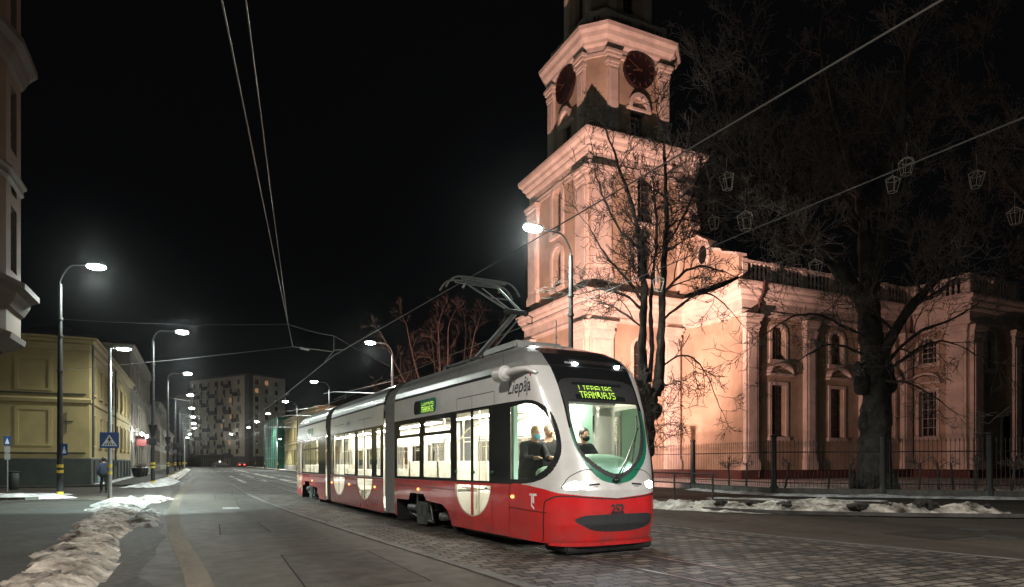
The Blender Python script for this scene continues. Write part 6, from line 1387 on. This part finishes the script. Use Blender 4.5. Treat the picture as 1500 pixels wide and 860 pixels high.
def stand(h=1.75, lean=0., reach=None, stride=.0, face=(1,0,0), arms=None):
    k = h/1.75; L = lean
    J = dict(pelvis=(0,0,.95*k), belly=(L*.3,0,1.10*k), chest=(L*.8,0,1.36*k), neck=(L*1.05,0,1.50*k), head=(L*1.25+.02,0,1.60*k), crown=(L*1.3,0,1.70*k), face=face)
    for s, y in (('L', 1), ('R', -1)):
        st = stride*y; J['hip'+s] = (0,.095*y*k,.90*k); J['knee'+s] = (st*.55+.02,.10*y*k,.50*k); J['ankle'+s] = (st,.10*y*k,.085*k); J['toe'+s] = (st+.16,.12*y*k,.05*k); J['shoulder'+s] = (L*.85,.19*y*k,1.41*k)
        if reach: J['elbow'+s] = (L*.85+.12,.23*y*k,1.18*k); J['wrist'+s] = (L*.85+.36,.15*y*k,1.20*k); J['hand'+s] = (L*.85+.45,.14*y*k,1.20*k)
        else: J['elbow'+s] = (-st*.3,.25*y*k,1.13*k); J['wrist'+s] = (-st*.3+.08,.26*y*k,.88*k); J['hand'+s] = (-st*.3+.10,.26*y*k,.79*k)
    return J
def sit(h=1.75):
    J = dict(pelvis=(0,0,.0), belly=(.02,0,.16), chest=(.05,0,.42), neck=(.08,0,.57), head=(.11,0,.68), crown=(.11,0,.78), face=(1,.05,0))
    for s, y in (('L', 1), ('R', -1)):
        J['hip'+s] = (.02,.10*y,-.01); J['knee'+s] = (.44,.13*y,.02); J['ankle'+s] = (.46,.13*y,-.40); J['toe'+s] = (.60,.14*y,-.44); J['shoulder'+s] = (.05,.19*y,.47); J['elbow'+s] = (.20,.24*y,.24); J['wrist'+s] = (.44,.18*y,.26); J['hand'+s] = (.52,.16*y,.27)
    return J
def tworld(x, y, z): 
    c, s = math.cos(R(-86.226)), math.sin(R(-86.226)); return (6.1006+c*x-s*y, 9.4482+s*x+c*y, z)
HD = R(-86.226)
person('driver in a dark jacket and black face mask seated behind the windscreen', tworld(-.95,.28,1.28), HD, sit(), M['coat'], M['haird'], M['maskk'])
person('fair haired person in dark jacket and pale blue mask at the cab side window', tworld(-1.42,-.60,.34), HD, stand(1.80, .26, True), M['coat'], M['hairb'], M['maskb'])
person('person in a knitted hat standing deeper inside the tram cab', tworld(-1.55,-.12,.34), HD, stand(1.86, .10), M['coat'], M['knit'], None, True)
w_ = px(152,721,32.5)
pd = person('pedestrian in a navy hooded jacket walking away past the ochre house', (w_.x, w_.y, .02), R(100), stand(1.70, .03, stride=.12), M['bluecoat'], M['haird'])
BG = px(148,692,32.4)
tag(one('shopping_bag', MB().rbox(BG.x-.13, BG.x-.02, BG.y-.10, BG.y+.10, .52, .80, .02), mat('pale teal bag', (.18,.33,.33), .7)), 'pale bag hanging from the hand of the walking pedestrian', 'bag')
# ------------------------------------------------------------------ far vehicles at the end of the street
M['carp'] = mat('dark car paint', (.02,.022,.026), .3, coat=.5); M['tail'] = emis('red tail lamp', (1,.05,.03), 14); M['whitel'] = emis('white car lamp', (1,1,1), 18)
def car(label, x, y, rz, lamps, H=1.45, L=4.3):
    r = T('parked_car' if lamps != 'tail' else 'car', label, 'car', (x, y, .01), rz); W2 = .88
    prof = [(-L/2,.35),(-L/2,.85),(-L/2+.15,.95),(-L*.30,H-.1),(-L*.20,H),(L*.12,H),(L*.26,.98),(L/2-.1,.85),(L/2,.6),(L/2,.3)]
    b = MB(); n = len(prof); vs = [(x_, s*W2*(1 if z_ < 1 else .86), z_) for s in (-1, 1) for x_, z_ in prof]; b.add(vs, [tuple(range(n)), tuple(range(2*n-1, n-1, -1))]+[(i, n+i, n+(i+1) % n, (i+1) % n) for i in range(n)]); P('body', b, M['carp'], r, True)
    g = MB()
    for s in (-1, 1): g = MB().add([(-L*.27,s*(W2*.93),.98),(L*.2,s*(W2*.93),1.0),(L*.1,s*(W2*.87),H-.06),(-L*.2,s*(W2*.87),H-.07)], [(0,1,2,3)]); P('window', g, M['darkglass'], r, True)
    g = MB().add([(-L*.44,-.7,.99),(-L*.44,.7,.99),(-L*.30-.015,.66,H-.12),(-L*.30-.015,-.66,H-.12)], [(0,1,2,3)]); P('window', g, M['darkglass'], r, True)
    for x_ in (-L*.3, L*.3):
        for s in (-1, 1):
            w = P('wheel', MB().lathe([(.02,-.1),(.31,-.1),(.33,-.05),(.33,.05),(.31,.1),(.02,.1)], 18, Matrix.Translation((x_, s*.80, .33)) @ Matrix.Rotation(R(90), 4, 'X')), M['black'], r, True); P('rim', MB().lathe([(.02,-.11),(.19,-.11),(.19,.11),(.02,.11)], 14, Matrix.Translation((x_, s*.80, .33)) @ Matrix.Rotation(R(90), 4, 'X')), M['galv'], w, True)
    for s in (-1, 1):
        P('tail_lamp', MB().rbox(-L/2-.03,-L/2+.03,s*.66-.17,s*.66+.17,.68,.86,.02), M['tail'] if lamps == 'tail' else mat('unlit red lamp', (.1,.005,.005), .3) if 'unlit red lamp' not in bpy.data.materials else bpy.data.materials['unlit red lamp'], r, True)
    if lamps == 'roof': P('roof_lamp', MB().rbox(-.15,.15,-.35,.35,H+.005,H+.14,.03), M['whitel'], r, True)
    return r
def gx(u, v): d = 971*1.5/(v-677); return px(u, v, d)
c1 = px(353,683,195); car('dark car driving away with glowing red tail lamps at the end of the street', c1.x, c1.y, R(95), 'tail')
c2 = px(322,683,205); car('dark estate car with a white roof light parked before the apartment block', c2.x, c2.y, R(5), 'roof', 1.6, 4.6)
# ------------------------------------------------------------------ thin air volume added to put soft halos round the lamps
hm_ = bpy.data.materials.new('night haze'); hm_.use_nodes = True; _n = hm_.node_tree; _n.nodes.clear(); _v = _n.nodes.new('ShaderNodeVolumePrincipled'); _o = _n.nodes.new('ShaderNodeOutputMaterial')
_v.inputs['Color'].default_value = (.85,.88,.9,1); _v.inputs['Density'].default_value = HAZED; _v.inputs['Anisotropy'].default_value = .955; _n.links.new(_v.outputs[0], _o.inputs['Volume'])
one('halo_haze', MB().box(-90, 90, -60, 300, -1.2, 62), hm_, kind='stuff')
